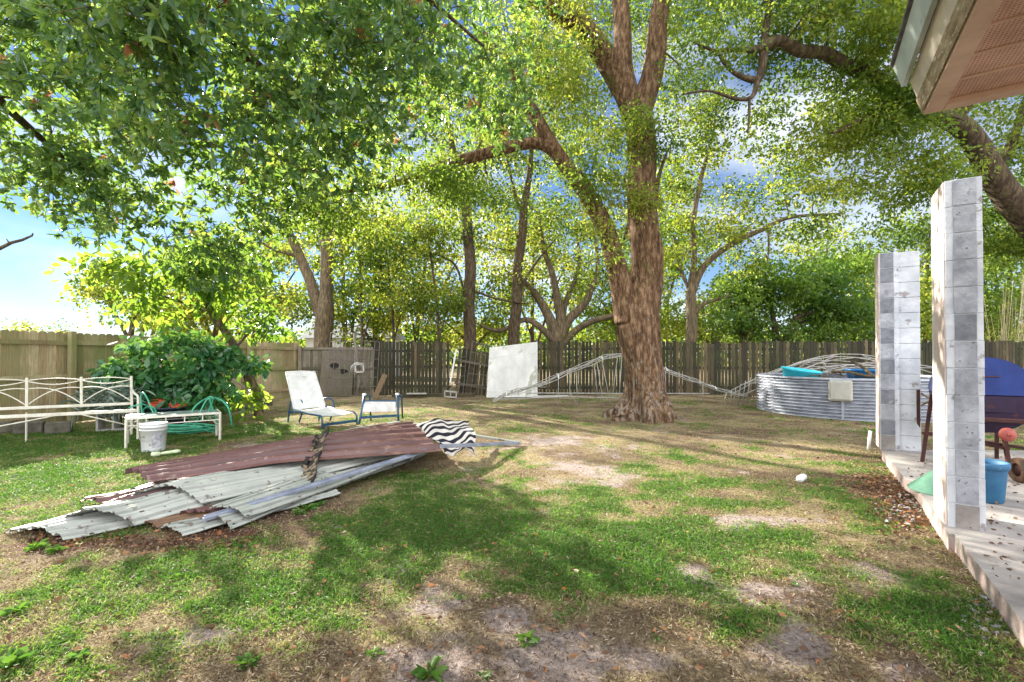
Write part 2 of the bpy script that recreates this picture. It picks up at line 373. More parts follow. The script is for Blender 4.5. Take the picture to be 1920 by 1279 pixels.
M_pinkpaint = simple('pink_flaking_paint', (.50, .38, .35), (.68, .60, .57), .85, 0, 3, (1, 1, .35), .6, .006, spots=(3.5, .56, (.66, .64, .62)))
M_whitepaint = simple('white_block_paint', (.44, .46, .50), (.64, .66, .69), .85, 0, 4, None, 1, .01, spots=(9, .60, (.28, .26, .26)))
M_greyblock = simple('bare_grey_block', (.22, .23, .26), (.42, .43, .47), .95, 0, 7, None, 1, .008, spots=(16, .64, (.14, .14, .14)))
M_darkgrey = simple('dark_grey_block', (.12, .13, .15), (.24, .25, .28), .95, 0, 8, None, 1, .008, spots=(9, .66, (.4, .4, .42)))
M_fascia = simple('peach_fascia_paint', (.50, .42, .35), (.68, .58, .49), .7, 0, 4, (1, 1, 3), .3, .003, spots=(9, .66, (.30, .24, .18)))
M_gutter = simple('pale_grey_drip_edge', (.36, .40, .40), (.50, .54, .53), .5, 0, 5, None, .2, .002, spots=(8, .66, (.22, .21, .18)))
M_shingle = simple('roof_shingle', (.06, .055, .05), (.16, .14, .12), .95, 0, 14)
M_trimpink = simple('salmon_trim_paint', (.52, .33, .25), (.70, .48, .38), .75, 0, 4, None, .3, .003, spots=(7, .64, (.36, .24, .18)))
M_woodpeel = simple('peeled_wood', (.20, .13, .07), (.38, .30, .20), .85, 0, 5, (2, 2, 8), .6, .006, spots=(9, .58, (.60, .52, .44)))
def soffitmat():
    m, t, b, o = newmat('perforated_salmon_soffit')
    tcn = t.nodes.new('ShaderNodeTexCoord'); mp = t.nodes.new('ShaderNodeMapping'); mp.inputs['Rotation'].default_value = (0, 0, R(32.5)); mp.inputs['Scale'].default_value = (70, 70, 70)
    t.links.new(tcn.outputs['Object'], mp.inputs['Vector'])
    v = t.nodes.new('ShaderNodeTexVoronoi'); v.inputs['Randomness'].default_value = 0.05; v.inputs['Scale'].default_value = 1; t.links.new(mp.outputs[0], v.inputs['Vector'])
    k = ramp(t, v.outputs['Distance'], [(.22, (.28, .10, .06)), (.30, (.68, .41, .31))])
    k = mixc(t, 1.0, k, ramp(t, noise(t, 3, 8, rough=.75), [(.34, (.62, .56, .50)), (.6, (1.05, 1.05, 1.05))]), 'MULTIPLY'); t.links.new(k, b.inputs['Base Color']); b.inputs['Roughness'].default_value = .6; return m
M_soffit = soffitmat()
M_house = simple('pale_house_wall', (.62, .64, .68), (.72, .74, .78), .8, 0, 2)
M_roofgrey = simple('grey_house_roof', (.24, .27, .33), (.34, .37, .42), .8, 0, 6)
M_windark = simple('window_glass', (.05, .06, .08), (.09, .10, .12), .1, 0, 2)

# ------------------------------------------------------------------ noise in numpy
def vnoise(x, y, sc, seed=0):
    """value noise 2D"""
    xs = np.asarray(x) * sc; ys = np.asarray(y) * sc
    xi = np.floor(xs).astype(np.int64); yi = np.floor(ys).astype(np.int64); fx = xs - xi; fy = ys - yi
    fx = fx * fx * (3 - 2 * fx); fy = fy * fy * (3 - 2 * fy)
    def h(a, b):
        n = (a * 374761393 + b * 668265263 + seed * 974711) & 0xffffffff
        n = ((n ^ (n >> 13)) * 1274126177) & 0xffffffff
        return ((n ^ (n >> 16)) & 0xffff) / 65535.0
    return (h(xi, yi) * (1 - fx) + h(xi + 1, yi) * fx) * (1 - fy) + (h(xi, yi + 1) * (1 - fx) + h(xi + 1, yi + 1) * fx) * fy
def fbm(x, y, sc, seed=0, o=4):
    r = 0; a = .5
    for i in range(o): r = r + a * vnoise(x, y, sc * 2 ** i, seed + i * 17); a *= .5
    return r / (1 - .5 ** o)
def ell(x, y, px, py, rx, ry):
    """soft spot on the ground around the place seen at a pixel of the photograph, radii given in its pixels"""
    c = P(px, py); e = P(px + rx, py); n = P(px, py - ry * .7); f_ = P(px, py + ry * .7)
    ax = abs(e.x - c.x); ay = max(abs(n.y - f_.y) / 1.4, .05)
    cy = (n.y + f_.y) / 2
    d = ((x - c.x - (y - c.y) * c.x / c.y * .6) / ax) ** 2 + ((y - cy) / ay) ** 2
    return np.exp(-d * .9)
def masks(x, y):
    x = np.asarray(x, float); y = np.asarray(y, float)
    g = .07 + .44 * fbm(x, y, .9, 3) ; s = -.10 + .40 * fbm(x, y, 1.1, 40)
    g = g + 1.05 * (fbm(x, y, 2.6, 55, 4) - .5) + .75 * (fbm(x, y, 8, 58, 2) - .5); s = s + .85 * (fbm(x, y, 2.2, 66, 4) - .5) + .6 * (fbm(x, y, 7, 68, 2) - .5)
    far = np.clip((y - 7.5) / 4, 0, 1)
    left = np.clip((-x - 2.0) / 3, 0, 1) * np.clip((11 - y) / 3, 0, 1)
    g = g + .30 * left - .04 * far; s = s - .15 * left - .05 * far
    for (px, py, rx, ry, a) in ((1270, 1020, 260, 60, .62), (1140, 1080, 160, 50, .42), (1180, 930, 150, 24, .3), (880, 960, 160, 40, .3), (1450, 860, 160, 14, .25), (1350, 940, 130, 20, .25), (720, 1130, 140, 40, .2), (1380, 1170, 110, 40, .25), (840, 1010, 170, 60, .34),
                               (480, 1010, 260, 90, .22), (330, 1120, 260, 70, .28), (120, 1200, 160, 90, .38), (600, 1060, 240, 60, .25),
                               (1560, 930, 110, 30, .25), (1520, 1010, 100, 30, .3), (1640, 960, 70, 35, .35), (1750, 1180, 160, 80, .35), (1250, 880, 120, 16, .25),
                               (80, 900, 120, 40, .3), (160, 820, 180, 25, .4), (760, 900, 120, 20, .3), (1330, 905, 150, 18, .3), (1560, 760, 120, 14, .15), (420, 900, 120, 40, .1)):
        g = g + a * ell(x, y, px, py, rx, ry)
    for (px, py, rx, ry, a) in ((1110, 1240, 190, 60, .75), (760, 1255, 170, 50, .5), (950, 1140, 110, 45, .5), (1300, 1075, 40, 18, .5), (1460, 1120, 90, 30, .45), (1470, 1210, 80, 35, .5),
                               (1390, 975, 90, 16, .6), (1160, 900, 60, 14, .35), (1030, 955, 60, 14, .25), (1180, 815, 200, 14, .10), (1080, 880, 60, 10, .4), (400, 1190, 60, 25, .35),
                               (1380, 1250, 120, 40, .3), (1000, 830, 90, 14, .35), (700, 1160, 60, 20, .25), (1700, 1260, 60, 30, .2), (480, 838, 60, 8, .4)):
        k = ell(x, y, px, py, rx, ry); s = s + a * k; g = g - .5 * a * k
    red = np.zeros_like(x)
    for (px, py, rx, ry, a) in ((250, 1025, 170, 16, 1.0), (420, 1000, 130, 12, 1.0), (60, 1020, 70, 20, .7), (1650, 925, 60, 22, .5), (1720, 975, 45, 22, .6), (520, 975, 60, 12, .6), (1240, 1150, 90, 35, .25)):
        k = ell(x, y, px, py, rx, ry); red = red + a * k * (.35 + .9 * fbm(x, y, 6, 77)); g = g - .4 * k
    return np.clip(g, 0, 1), np.clip(s, 0, 1), np.clip(red, 0, .9)
def gz(x, y):
    return .035 * (fbm(x, y, .55, 9, 3) - .5) + .014 * (fbm(x, y, 4, 19, 3) - .5)

# ------------------------------------------------------------------ ground
def axis(lo, hi, c, d0, grow):
    a = [c]; d = d0
    while a[-1] < hi: a.append(a[-1] + d); d = d0 if abs(a[-1] - c) < 6 else d * grow
    b = [c]; d = d0
    while b[-1] > lo: b.append(b[-1] - d); d = d0 if abs(b[-1] - c) < 6 else d * grow
    return np.array(sorted(set(a + b)))
gx = axis(-400, 400, 0, .06, 1.045); gy = axis(-60, 900, 6, .06, 1.045)
X, Y = np.meshgrid(gx, gy); Z = gz(X, Y) * np.clip(1 - (np.hypot(X, Y - 6) - 15) / 10, 0, 1)
n0, n1_ = X.shape
idx = np.arange(n0 * n1_).reshape(n0, n1_)
FF = np.stack([idx[:-1, :-1], idx[:-1, 1:], idx[1:, 1:], idx[1:, :-1]], -1).reshape(-1, 4)
g_, s_, r_ = masks(X.ravel(), Y.ravel())
ground = np_mesh('ground', np.stack([X, Y, Z], -1).reshape(-1, 3), FF, M_ground, None, None, True, {'green': g_, 'soil': s_, 'red': r_})
tag(ground, 'back yard ground of patchy lawn, dry thatch and bare grey soil', 'ground', kind='structure')

# ------------------------------------------------------------------ porch slab
D1 = Vector((math.sin(R(32.5)), math.cos(R(32.5)), 0)); D2 = Vector((math.cos(R(32.5)), -math.sin(R(32.5)), 0))
SZ = .12
edge = [P(1652, 843, SZ), P(1697, 898, SZ), P(1712, 905, SZ), P(1778, 1000, SZ), P(1790, 1002, SZ), P(1925, 1176, SZ)]
edge.append(edge[-1] - D1 * 5)
far_r = edge[-1] + D2 * 9; fr = edge[0] + Vector((9, -.3, 0))
outl = edge + [far_r, fr]
nb = len(outl); mb = MB()
mb.add([(p.x, p.y, SZ) for p in outl], [tuple(range(nb))]); mb.cm = 1
mb.add([(p.x, p.y, SZ) for p in outl] + [(p.x, p.y, -.15) for p in outl], [(i, (i + 1) % nb, nb + (i + 1) % nb, nb + i) for i in range(nb)])
slab = mb.build('porch_slab', [M_slab, M_slabedge]); tag(slab, 'stained concrete porch slab with flaking pink edge', 'patio', kind='structure')

# ------------------------------------------------------------------ block columns
def column(name, label, corner, nb_, wing=False, darks=(), height=None):
    root = thing(name, label, 'column', corner)
    hb = (height or nb_ * .2) / nb_
    O = Vector(corner)
    side = MB(); pnt = MB()
    strips = {}
    M = Matrix((D2, D1, Vector((0, 0, 1)))).transposed()
    shaft = MB()
    for i in range(nb_):
        z = O.z + i * hb + hb / 2
        j = (random.uniform(-.002, .002), random.uniform(-.002, .002))
        shaft.cm = 0; shaft.box(O + D2 * (.1 + j[0]) + D1 * (.2 + j[1]) + Vector((0, 0, z - O.z)), (.2, .4, hb - .001), M, bev=.003)
    s = shaft.build('block_shaft', M_whitepaint, root)
    pk = MB(); pk.box(O + D2 * -.004 + D1 * .2 + Vector((0, 0, nb_ * hb / 2)), (.006, .392, nb_ * hb - .01), M); pk.build('painted_side', M_pinkpaint, root)
    x0, x1 = (.045, .165) if not wing else (.01, .15)
    for i in range(nb_):
        b = MB(); z = i * hb + hb / 2
        w = x1 - x0 + random.uniform(-.006, .006)
        b.box(O + D2 * ((x0 + x1) / 2) + D1 * -.004 + Vector((0, 0, z)), (w, .008, hb - .012), M)
        b.build('bare_block_face', M_darkgrey if i in darks else (M_brownblock if i == 0 else M_greyblock), root)
    if wing:
        w = MB()
        for i in range(nb_): w.box(O + D2 * .31 + D1 * .16 + Vector((0, 0, i * hb + hb / 2)), (.22, .2, hb - .003), M, bev=.005)
        w.build('wing_wall', M_whitepaint, root)
    dots = MB()
    for i in range(nb_):
        if random.random() < .8:
            for dz in [random.uniform(-.07, .07) for _ in range(random.choice((1, 2, 2, 3)))]: dots.box(O + D2 * (.105 + random.uniform(-.035, .035)) + D1 * -.009 + Vector((0, 0, i * hb + hb * .5 + dz)), (random.uniform(.003, .008), .004, random.uniform(.003, .01)), M)
    dots.build('nail_holes', M_windark, root)
    return root
C1 = P(1777, 992, .10); C1.z = .0 + .10
column('block_column', 'tall near white block column with grey front beside blue pot', C1, 13, False, (7,), 2.53)
C2 = P(1651, 843, .12)
column('block_column', 'farther white block column with dark checkered strip beside metal tank', C2, 13, True, (1, 3, 5, 7, 9, 11, 12), 2.6)

# ------------------------------------------------------------------ house eave
K = Q(1731, 211, 2.37)
rf = thing('house_eave', 'corner of house roof eave with peach fascia and salmon soffit', 'roof', (K.x, K.y, 0))
UP = Vector((0, 0, 1))
def prism(mb, prof, a0, a1, A, B, base):
    """prof list of (a,z) in direction A; extruded along B from a0 to a1"""
    n = len(prof); vs = [base + A * p[0] + UP * p[1] + B * a0 for p in prof] + [base + A * p[0] + UP * p[1] + B * a1 for p in prof]
    mb.add(vs, [(i, (i + 1) % n, n + (i + 1) % n, n + i) for i in range(n)] + [tuple(range(n))[::-1], tuple(range(n, 2 * n))])
OUT = -D2; NR = -D1; LN = 6.0
m = MB(); prism(m, [(0, 0), (.052, .18), (.03, .20), (-.02, .02)], 0, LN, OUT, NR, K); m.build('fascia_board', M_fascia, rf)
m = MB(); prism(m, [(.0045, -.002), (.026, .070), (.022, .072), (.0005, 0.0)], .01, LN, OUT, NR, K + OUT * .004); m.build('peeled_paint_strip', M_woodpeel, rf)
m = MB(); prism(m, [(.082, .165), (.115, .275), (.095, .28), (.06, .17)], -.02, LN, OUT, NR, K); m.build('drip_edge', M_gutter, rf)
m = MB(); prism(m, [(.13, .282), (.13, .30), (-3.0, 1.35), (-3.0, 1.33)], -.03, LN, OUT, NR, K); m.build('roof_shingles', M_shingle, rf)
m = MB(); prism(m, [(-.001, -.012), (-.001, .01), (-.075, .01), (-.075, -.012)], 0, LN, OUT, NR, K); m.build('soffit_trim', M_trimpink, rf)
m = MB(); prism(m, [(.0, -.014), (.0, .14), (.07, .14), (.07, -.014)], .076, 4, NR, D2, K + D2 * 0); m.build('end_board', M_trimpink, rf)
m = MB()
for i in range(16):
    a = .072 + i * .205
    prism(m, [(a, .012), (a + .197, .012), (a + .197, .030), (a, .030)], .068, 4.5, NR, D2, K)
m.build('soffit_panel', M_soffit, rf)
m = MB()
for i in range(1, 16): prism(m, [(.0745 + i * .205 - .012, .004), (.0745 + i * .205 - .004, .004), (.0745 + i * .205 - .004, .012), (.0745 + i * .205 - .012, .012)], .068, 4.5, NR, D2, K)
m.build('soffit_seam', M_trimpink, rf)

# ------------------------------------------------------------------ fences
def picket(mb, base, u, w, h, t, r):
    n = Vector((-u.y, u.x, 0))
    c = min(.03, w * .25)
    prof = [(-w / 2, 0), (w / 2, 0), (w / 2, h - c), (w / 2 - c, h), (-w / 2 + c, h), (-w / 2, h - c)]
    vs = [base + u * a + UP * z + n * (t / 2) for a, z in prof] + [base + u * a + UP * z - n * (t / 2) for a, z in prof]
    mb.add(vs, [tuple(range(6)), tuple(range(6, 12))[::-1]] + [(i, 6 + i, 6 + (i + 1) % 6, (i + 1) % 6) for i in range(6)], r)
def fence(name, label, A, B, h, bay, mat, pw=.14, gap=.006, inside=1, hv=.02, group=None, postmat=None, lean=0.0, railz=(.25, .95, 1.62), missing=0):
    A = Vector(A); B = Vector(B); L = (B - A).length; u = (B - A).normalized(); n = Vector((u.y, -u.x, 0)) * inside
    root = thing(name, label, 'fence', A, 0, group)
    nb_ = max(1, round(L / bay)); bl = L / nb_
    for k in range(nb_):
        a = A + u * (k * bl); m = MB(); d = pw / 2; hh = h + random.uniform(-hv, hv) * .5
        while d < bl:
            if random.random() > missing:
                b = a + u * d; b.z = gz(b.x, b.y) + .02
                picket(m, b + n * random.uniform(-.004, .004), u, pw - gap * random.uniform(.3, 1.8), hh + random.uniform(-hv, hv), .016, random.random())
            d += pw
        m.build('picket_panel', mat, root)
        for z in railz:
            r = MB(); r.beam(a + n * .03 + UP * (z + random.uniform(-.01, .01)), a + u * (bl - .002) + n * .03 + UP * (z + random.uniform(-.01, .01)), .036, .085); r.build('rail', postmat or mat, root)
        p = MB(); p.box(a + n * .10 + UP * (h / 2 + .03), (.1, .1, h + .04), Matrix.Rotation(math.atan2(u.y, u.x), 3, 'Z'), bev=.005); p.build('post', postmat or mat, root)
    return root
FC = P(558, 742)
FA = P(0, 812)
dirL = (FC - FA).normalized(); FA0 = FA - dirL * 7.5
pst = P(170, 792)
off = ((pst - FA).dot(dirL)) % 2.4
fence('wood_fence', 'light tan dog-eared picket fence along left side behind white bench', FA + dirL * (off - 2.4 * 4), FC, 1.80, 2.42, M_fence_l, inside=1, hv=.006)
BD = Vector((1, .03, 0)).normalized()
def FB(px, dy=0):
    x, y, z = ray(px, 669); t = (FC.y - BD.y / BD.x * FC.x + dy) / (y - x * BD.y / BD.x); return Vector((x * t, y * t, 0))
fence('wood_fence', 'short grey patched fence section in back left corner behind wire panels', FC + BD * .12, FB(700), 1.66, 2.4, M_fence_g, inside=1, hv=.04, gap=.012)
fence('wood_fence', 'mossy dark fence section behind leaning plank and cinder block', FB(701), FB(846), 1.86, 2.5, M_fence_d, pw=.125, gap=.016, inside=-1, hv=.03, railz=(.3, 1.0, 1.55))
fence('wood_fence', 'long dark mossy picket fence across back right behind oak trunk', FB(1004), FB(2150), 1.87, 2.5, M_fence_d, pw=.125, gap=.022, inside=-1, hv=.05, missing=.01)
# fallen panel
root = thing('fence_panel', 'dark loose fence panel sagging sideways between fence gap and white board', 'fence panel', FB(885))
a = FB(852, -.15); bpt = FB(932, -.1)
m = MB(); u = (bpt - a).normalized(); k = 0
L = (bpt - a).length; npk = 11
for i in range(npk):
    t = (i + .5) / npk; b = a + u * (L * t) + UP * (-.02)
    top = b + u * .13 + UP * (1.66 - .22 * t) + Vector((0, .1, 0))
    m.beam(b, top, L / npk - random.uniform(.008, .03), .016, up=(0, 1, 0))
m.build('picket_panel', M_fence_d, root)
for z in (.35, 1.15):
    r = MB(); r.beam(a + UP * (z + .1) + Vector((0, -.03, 0)), bpt + UP * (z - .2) + Vector((.1, -.03, 0)), .04, .08); r.build('rail', M_fence_g, root)

# weathered plywood sheet on the corner fence
root = thing('plywood_sheet', 'rotting stained plywood sheet leaning on corner fence behind chaise', 'board', FB(628, -.25))
m = MB()
a = FB(598, -.42); b = FB(660, -.42)
m.beam((a + b) / 2 + UP * .02, (a + b) / 2 + UP * 1.55 + Vector((0, .28, 0)), (b - a).length, .015, up=(0, 1, 0)); m.build('sheet', M_fence_g, root)
for k in range(2):
    m = MB(); c = (a + b) / 2 + Vector(((-.1, .22)[k], 0, (1.02, .84)[k])); c.y += (c.z - .02) / 1.53 * .28 - .012
    w_ = (.15, .12)[k]; pts = [c + Vector((w_ * math.cos(q * .785) * (1 + .5 * math.sin(q * 2.3 + k)), -.003 + w_ * .0, w_ * .8 * math.sin(q * .785))) for q in range(8)]
    for p in pts: p.y = c.y + (p.z - c.z) * .183
    m.add(pts, [tuple(range(8))]); m.build('rotten_hole', M_pitch, root)

def wire_panel(label, c4, nx, nz, rad=.009, mat=None):
    A_, B_, C_, D_ = [Vector(c) for c in c4]      # bottom left, bottom right, top right, top left
    m = MB()
    def pt(s, t): return (A_ * (1 - s) + B_ * s) * (1 - t) + (D_ * (1 - s) + C_ * s) * t
    for i in range(nx + 1):
        m.tube([pt(i / nx, t) + Vector((0, -.01 * math.sin(t * 3 + i), 0)) for t in (0, .25, .5, .75, 1)], rad, 5)
    for j in range(nz + 1):
        m.tube([pt(s, j / nz) + Vector((0, -.012, 0)) for s in (0, .33, .66, 1)], rad, 5)
    o = m.build('wire_panel', mat or M_steel_grid); o.name = 'wire_panel'
    return tag(o, label, 'wire panel', 'rusty wire grid panels leaning on the back fence')
M_steel_grid = simple('weathered_wire', (.10, .085, .07), (.24, .21, .18), .7, .3, 9)
y = -.55
def W4(x0, x1, x2, x3, yb, yt0, yt1, d0=.6, d1=.1):
    Yb = FB((x0 + x1) / 2).y - d0; Yt = Yb + d0 - d1
    a_, b_ = Q(x0, 700, Yb), Q(x1, 700, Yb); a_.z = b_.z = .04
    return [a_, b_, Q(x2, yt1, Yt), Q(x3, yt0, Yt)]
wire_panel('wire grid panel leaning over rotting plywood sheet in the corner', W4(612, 664, 668, 620, 735, 624, 624), 5, 7)
wire_panel('narrow wire grid panel leaning on fence beside short plank', W4(668, 706, 712, 676, 735, 640, 640), 4, 6)
wire_panel('wire grid panel standing in fence gap behind grey cinder block', W4(836, 868, 876, 846, 735, 652, 652), 3, 5)
wire_panel('wide wire grid panel leaning against the sagging fence panel', W4(872, 912, 922, 886, 735, 640, 650), 4, 5)

# ------------------------------------------------------------------ things by the back fence
m = MB(); p0 = Q(702, 742, 14.6); p0.z = .03; m.beam(p0, Q(722, 702, 15.0), .16, .03, up=(.3, -1, .2)); o = m.build('wood_plank', M_plank); tag(o, 'short worn plank leaning upright on the dark back fence', 'plank')
def cinder(label, c, rz, tilt=0, mat=None, sz=(.4, .2, .2)):
    root = thing('concrete_block', label, 'concrete block', c, rz)
    Mx = Matrix.Rotation(rz, 3, 'Z') @ Matrix.Rotation(tilt, 3, 'Y'); L_, D_, H_ = sz; t = .035
    m = MB(); c = Vector(c) + UP * (H_ / 2 + abs(math.sin(tilt)) * L_ / 2)
    for (o_, s_) in (((0, 0, H_ / 2 - t / 2), (L_, D_, t)), ((0, 0, -H_ / 2 + t / 2), (L_, D_, t)), ((-L_ / 2 + t / 2, 0, 0), (t, D_ - .001, H_ - 2 * t)), ((L_ / 2 - t / 2, 0, 0), (t, D_ - .001, H_ - 2 * t)), ((0, 0, 0), (t, D_ - .001, H_ - 2 * t))):
        m.box(c + Mx @ Vector(o_), s_, Mx, r=.5, bev=.003)
    o = m.build('block_shell', mat or M_block, root); return root
cb = Q(845, 722, 14.9); cb.z = .02
cinder('pale two-hole cinder block tilted on ground below fence gap', cb, R(4), R(6))
m = MB(); a = Q(735, 742, 15.3); b = Q(890, 742, 15.6); a.z = b.z = .07; m.beam(a, b, .14, .1, bev=.006); o = m.build('landscape_timber', M_fence_d); tag(o, 'dark landscape timber lying along foot of back fence', 'timber')
m = MB(); a = Q(763, 732, 15.15); b = Q(800, 732, 15.2); a.z = b.z = .14; m.beam(a, b, .18, .035, bev=.003); o = m.build('paving_stone', M_block); tag(o, 'flat pale paver lying on the landscape timber', 'paver')
# hanging junk on the wire: bent duct + frame
root = thing('junk_heap', 'old pale hose reel and buckled frame hung on fence by wire panels', 'junk', Q(672, 735, 15.1))
m = MB(); c = Q(671, 692, 15.15)
for k in range(3): m.lathe([(.17 - .02 * k, -.015), (.19 - .02 * k, 0), (.17 - .02 * k, .015)], c + Vector((.03 * k - .05, -.03 * k, .04 * k)), 20, (.2, -1, .1))
m.build('coiled_hose', M_alu, root)
m = MB()
fr4 = [Q(666, 684, 15.05), Q(681, 682, 15.05), Q(682, 697, 15.05), Q(667, 698, 15.05)]
for i in range(4): m.beam(fr4[i], fr4[(i + 1) % 4], .03, .05)
m.build('small_frame', M_alu, root)
m = MB(); m.tube([Q(664, 625, 15.4), Q(668, 660, 15.3), Q(670, 690, 15.2), Q(674, 715, 15.1), Q(668, 738, 15.0)], [.05, .045, .05, .04, .03], 6); m.build('ragged_post', M_fence_g, root)
# leaning white stick in gap
m = MB(); a = Q(844, 718, 15.2); b = Q(856, 655, 15.9); m.beam(a, b, .05, .03); o = m.build('wood_stick', M_board); tag(o, 'thin pale stick leaning up behind the cinder block', 'stick')

# white board
root = thing('wall_board', 'large dirty white board leaning on back fence', 'board', Q(958, 735, 15.2))
a = Q(912, 735, 15.05); b = Q(1007, 735, 15.05); a.z = .02; b.z = .04
dpt = Q(918, 652, 15.75); c = Q(1007, 641, 15.75)
mid = lambda p, q, t: p * (1 - t) + q * t
m = MB(); nrm = Vector((0, -.02, 0))
m.add([a, b, c, dpt, a - nrm * 1.5, b - nrm * 1.5, c - nrm * 1.5, dpt - nrm * 1.5], [(0, 1, 2, 3), (7, 6, 5, 4), (0, 4, 5, 1), (1, 5, 6, 2), (2, 6, 7, 3), (3, 7, 4, 0)]); m.build('panel', M_board, root)
m = MB()
m.beam(mid(a, dpt, .78) + nrm * .15, mid(b, c, .80) + nrm * .15, .012, .02, up=(0, 1, 0)); m.beam(mid(a, dpt, .12) + nrm * .15, mid(b, c, .14) + nrm * .15, .012, .02, up=(0, 1, 0)); m.build('seam_strip', M_bucket, root)
m = MB(); m.beam(b + nrm * .6, c + nrm * .6, .02, .03); m.build('edge_strip', M_bucket, root)

# ------------------------------------------------------------------ collapsed canopy frame
root = thing('canopy_frame', 'collapsed pale tube truss frame sprawled behind oak trunk', 'metal frame', Q(1100, 750, 13.2))
ctr = [(925, 751, 11.9), (950, 738, 12.2), (1000, 724, 12.6), (1060, 698, 12.9), (1110, 678, 13.1), (1140, 667, 13.2), (1172, 666, 13.3), (1205, 674, 13.4), (1245, 692, 13.5), (1300, 712, 13.6), (1350, 730, 13.7), (1398, 742, 13.8)]
sp = curve_pts([tuple(Q(*c)) for c in ctr], 4)
offs = [(.0, -.32, -.06), (.0, -.16, .02), (.03, 0, -.01), (0, .16, .03), (0, .34, -.05)]
lines = []
for o_ in offs:
    ln = [Vector(p) + Vector(o_) * min(1, .35 + i / 10) * (1 if i < len(sp) - 8 else .7) + Vector((0, 0, .015 * math.sin(i * 1.3 + o_[1] * 9))) for i, p in enumerate(sp)]
    for p in ln: p.z = max(p.z, .02)
    lines.append(ln); m = MB(); m.tube(ln, .010, 6); m.build('long_tube', M_alu, root)
for i in range(2, len(sp) - 2, 3):
    m = MB(); m.tube([ln[i] for ln in lines], .009, 5)
    if i + 3 < len(sp): m.tube([lines[0][i], lines[-1][i + 3]], .009, 5)
    m.build('cross_tube', M_alu, root)
for i in range(4, len(sp) - 4, 7):
    m = MB(); m.tube([ln[i] + Vector((0, 0, .01)) for ln in lines], .019, 6); m.build('sleeve_joint', M_pvc, root)
for (x0, y0, x1, y1, dd) in ((1047, 700, 1047, 749, 12.9), (1068, 690, 1069, 746, 13), (1080, 694, 1083, 751, 12.6), (1114, 682, 1122, 738, 13.4), (1119, 676, 1131, 741, 13.2), (1128, 672, 1144, 742, 13.2), (1158, 668, 1147, 740, 13.4), (1166, 668, 1160, 744, 13.0), (1068, 735, 1082, 749, 12.8),
                             (972, 731, 973, 748, 12.5), (1318, 718, 1318, 740, 13.6), (1248, 696, 1248, 738, 13.6)):
    m = MB(); b_ = Q(x1, y1, dd); b_.z = .02; m.tube([Q(x0, y0, dd), b_], .011, 6); m.build('upright_tube', M_alu, root)
m = MB(); m.tube([Q(930, 749, 12.3), Q(1060, 744, 12.9), Q(1160, 746, 12.8)], .016, 6); m.tube([Q(985, 737, 14), Q(1160, 738, 14.1), Q(1330, 738, 14.2)], .02, 6); m.build('ground_tube', M_alu, root)
m = MB()
for k in range(10):
    a = Q(935 + k * 8, 745 - k * 2.2 - random.uniform(0, 6), 12.2 + k * .05); m.tube([a, a + Vector((random.uniform(.1, .35), random.uniform(-.15, .2), random.uniform(-.02, .14)))], .009, 5)
m.build('bent_bracket', M_alu, root)
m = MB(); a = Q(998, 735, 14.2); b = Q(1065, 733, 14.4); a.z = .12; b.z = .13; m.beam(a, b, .12, .05); o = m.build('white_plank', M_board); tag(o, 'flat white plank lying on ground in front of dark fence', 'plank')

root = thing('dome_frame', 'tangled pale tube dome frame heaped behind metal tank', 'metal frame', Q(1560, 735, 13.8))
rr = random.Random(5)
def arc(x0, y0, x1, y1, hgt, d, n=9):
    a = Q(x0, y0, d); b = Q(x1, y1, d + .2); return [a.lerp(b, t / n) + UP * (hgt * math.sin(math.pi * t / n)) for t in range(n + 1)]
arcs = [arc(1368, 742, 1720, 700, .75, 12.8), arc(1378, 736, 1730, 690, .72, 13.2), (arc(1390, 742, 1740, 706, .55, 12.5)), arc(1360, 738, 1660, 690, .55, 13.6), arc(1420, 730, 1750, 700, .70, 14.0), arc(1450, 735, 1760, 690, .45, 12.9)]
for A_ in arcs: m = MB(); m.tube(A_, .012, 6); m.build('arched_tube', M_alu, root)
for k in range(26):
    A_, B_ = rr.sample(arcs, 2); m = MB(); m.tube([A_[rr.randint(1, 9)], B_[rr.randint(1, 9)]], .011, 5); m.build('strut', M_alu, root)
for k in range(6):
    a = Q(1362 + k * 9, 738 - k * 6, 12.6); b = a + Vector((-.1 + .15 * rr.random(), .1, 0)); b.z = .02; m = MB(); m.tube([a, b], .012, 5); m.build('strut', M_alu, root)

# ------------------------------------------------------------------ corrugated tank
TC = Q(1592, 760, 11.35); TC.z = 0; TR = 1.97; TH = .86
tank = thing('metal_tank', 'round corrugated galvanised tank half hidden behind far block column', 'tank', TC)
prof = []
nz = 8 * 12
for i in range(nz + 1):
    z = i / nz * TH; prof.append((TR + .03 * math.sin(i / 8 * 2 * math.pi), z))
m = MB(); m.lathe(prof, TC, 96); m.build('corrugated_wall', M_galv, tank)
m = MB(); m.lathe([(TR + .03, TH - .01), (TR + .035, TH + .02), (TR, TH + .035), (TR - .035, TH + .02), (TR - .03, TH - .01)], TC, 96); m.build('rim', M_galv, tank)
m = MB(); vs = [(TC.x + (TR - .03) * math.cos(a), TC.y + (TR - .03) * math.sin(a), .5) for a in np.linspace(0, 2 * math.pi, 48, endpoint=False)]; m.add(vs, [tuple(range(48))]); m.build('debris_fill', M_litter_fill if False else M_darkblock, tank)
ang = R(-130); sk = TC + Vector((math.cos(ang), math.sin(ang), 0)) * (TR + .07)
skm = Matrix.Rotation(ang + R(90), 3, 'Z')
m = MB(); m.box(sk + UP * .63, (.42, .16, .44), skm, bev=.03); m.build('skimmer_box', M_skim, tank)
m = MB(); m.box(sk + UP * .63 + Vector((math.cos(ang), math.sin(ang), 0)) * .085, (.34, .02, .36), skm, bev=.008); m.build('skimmer_lid', M_skim, tank)
m = MB(); a_ = R(-129)
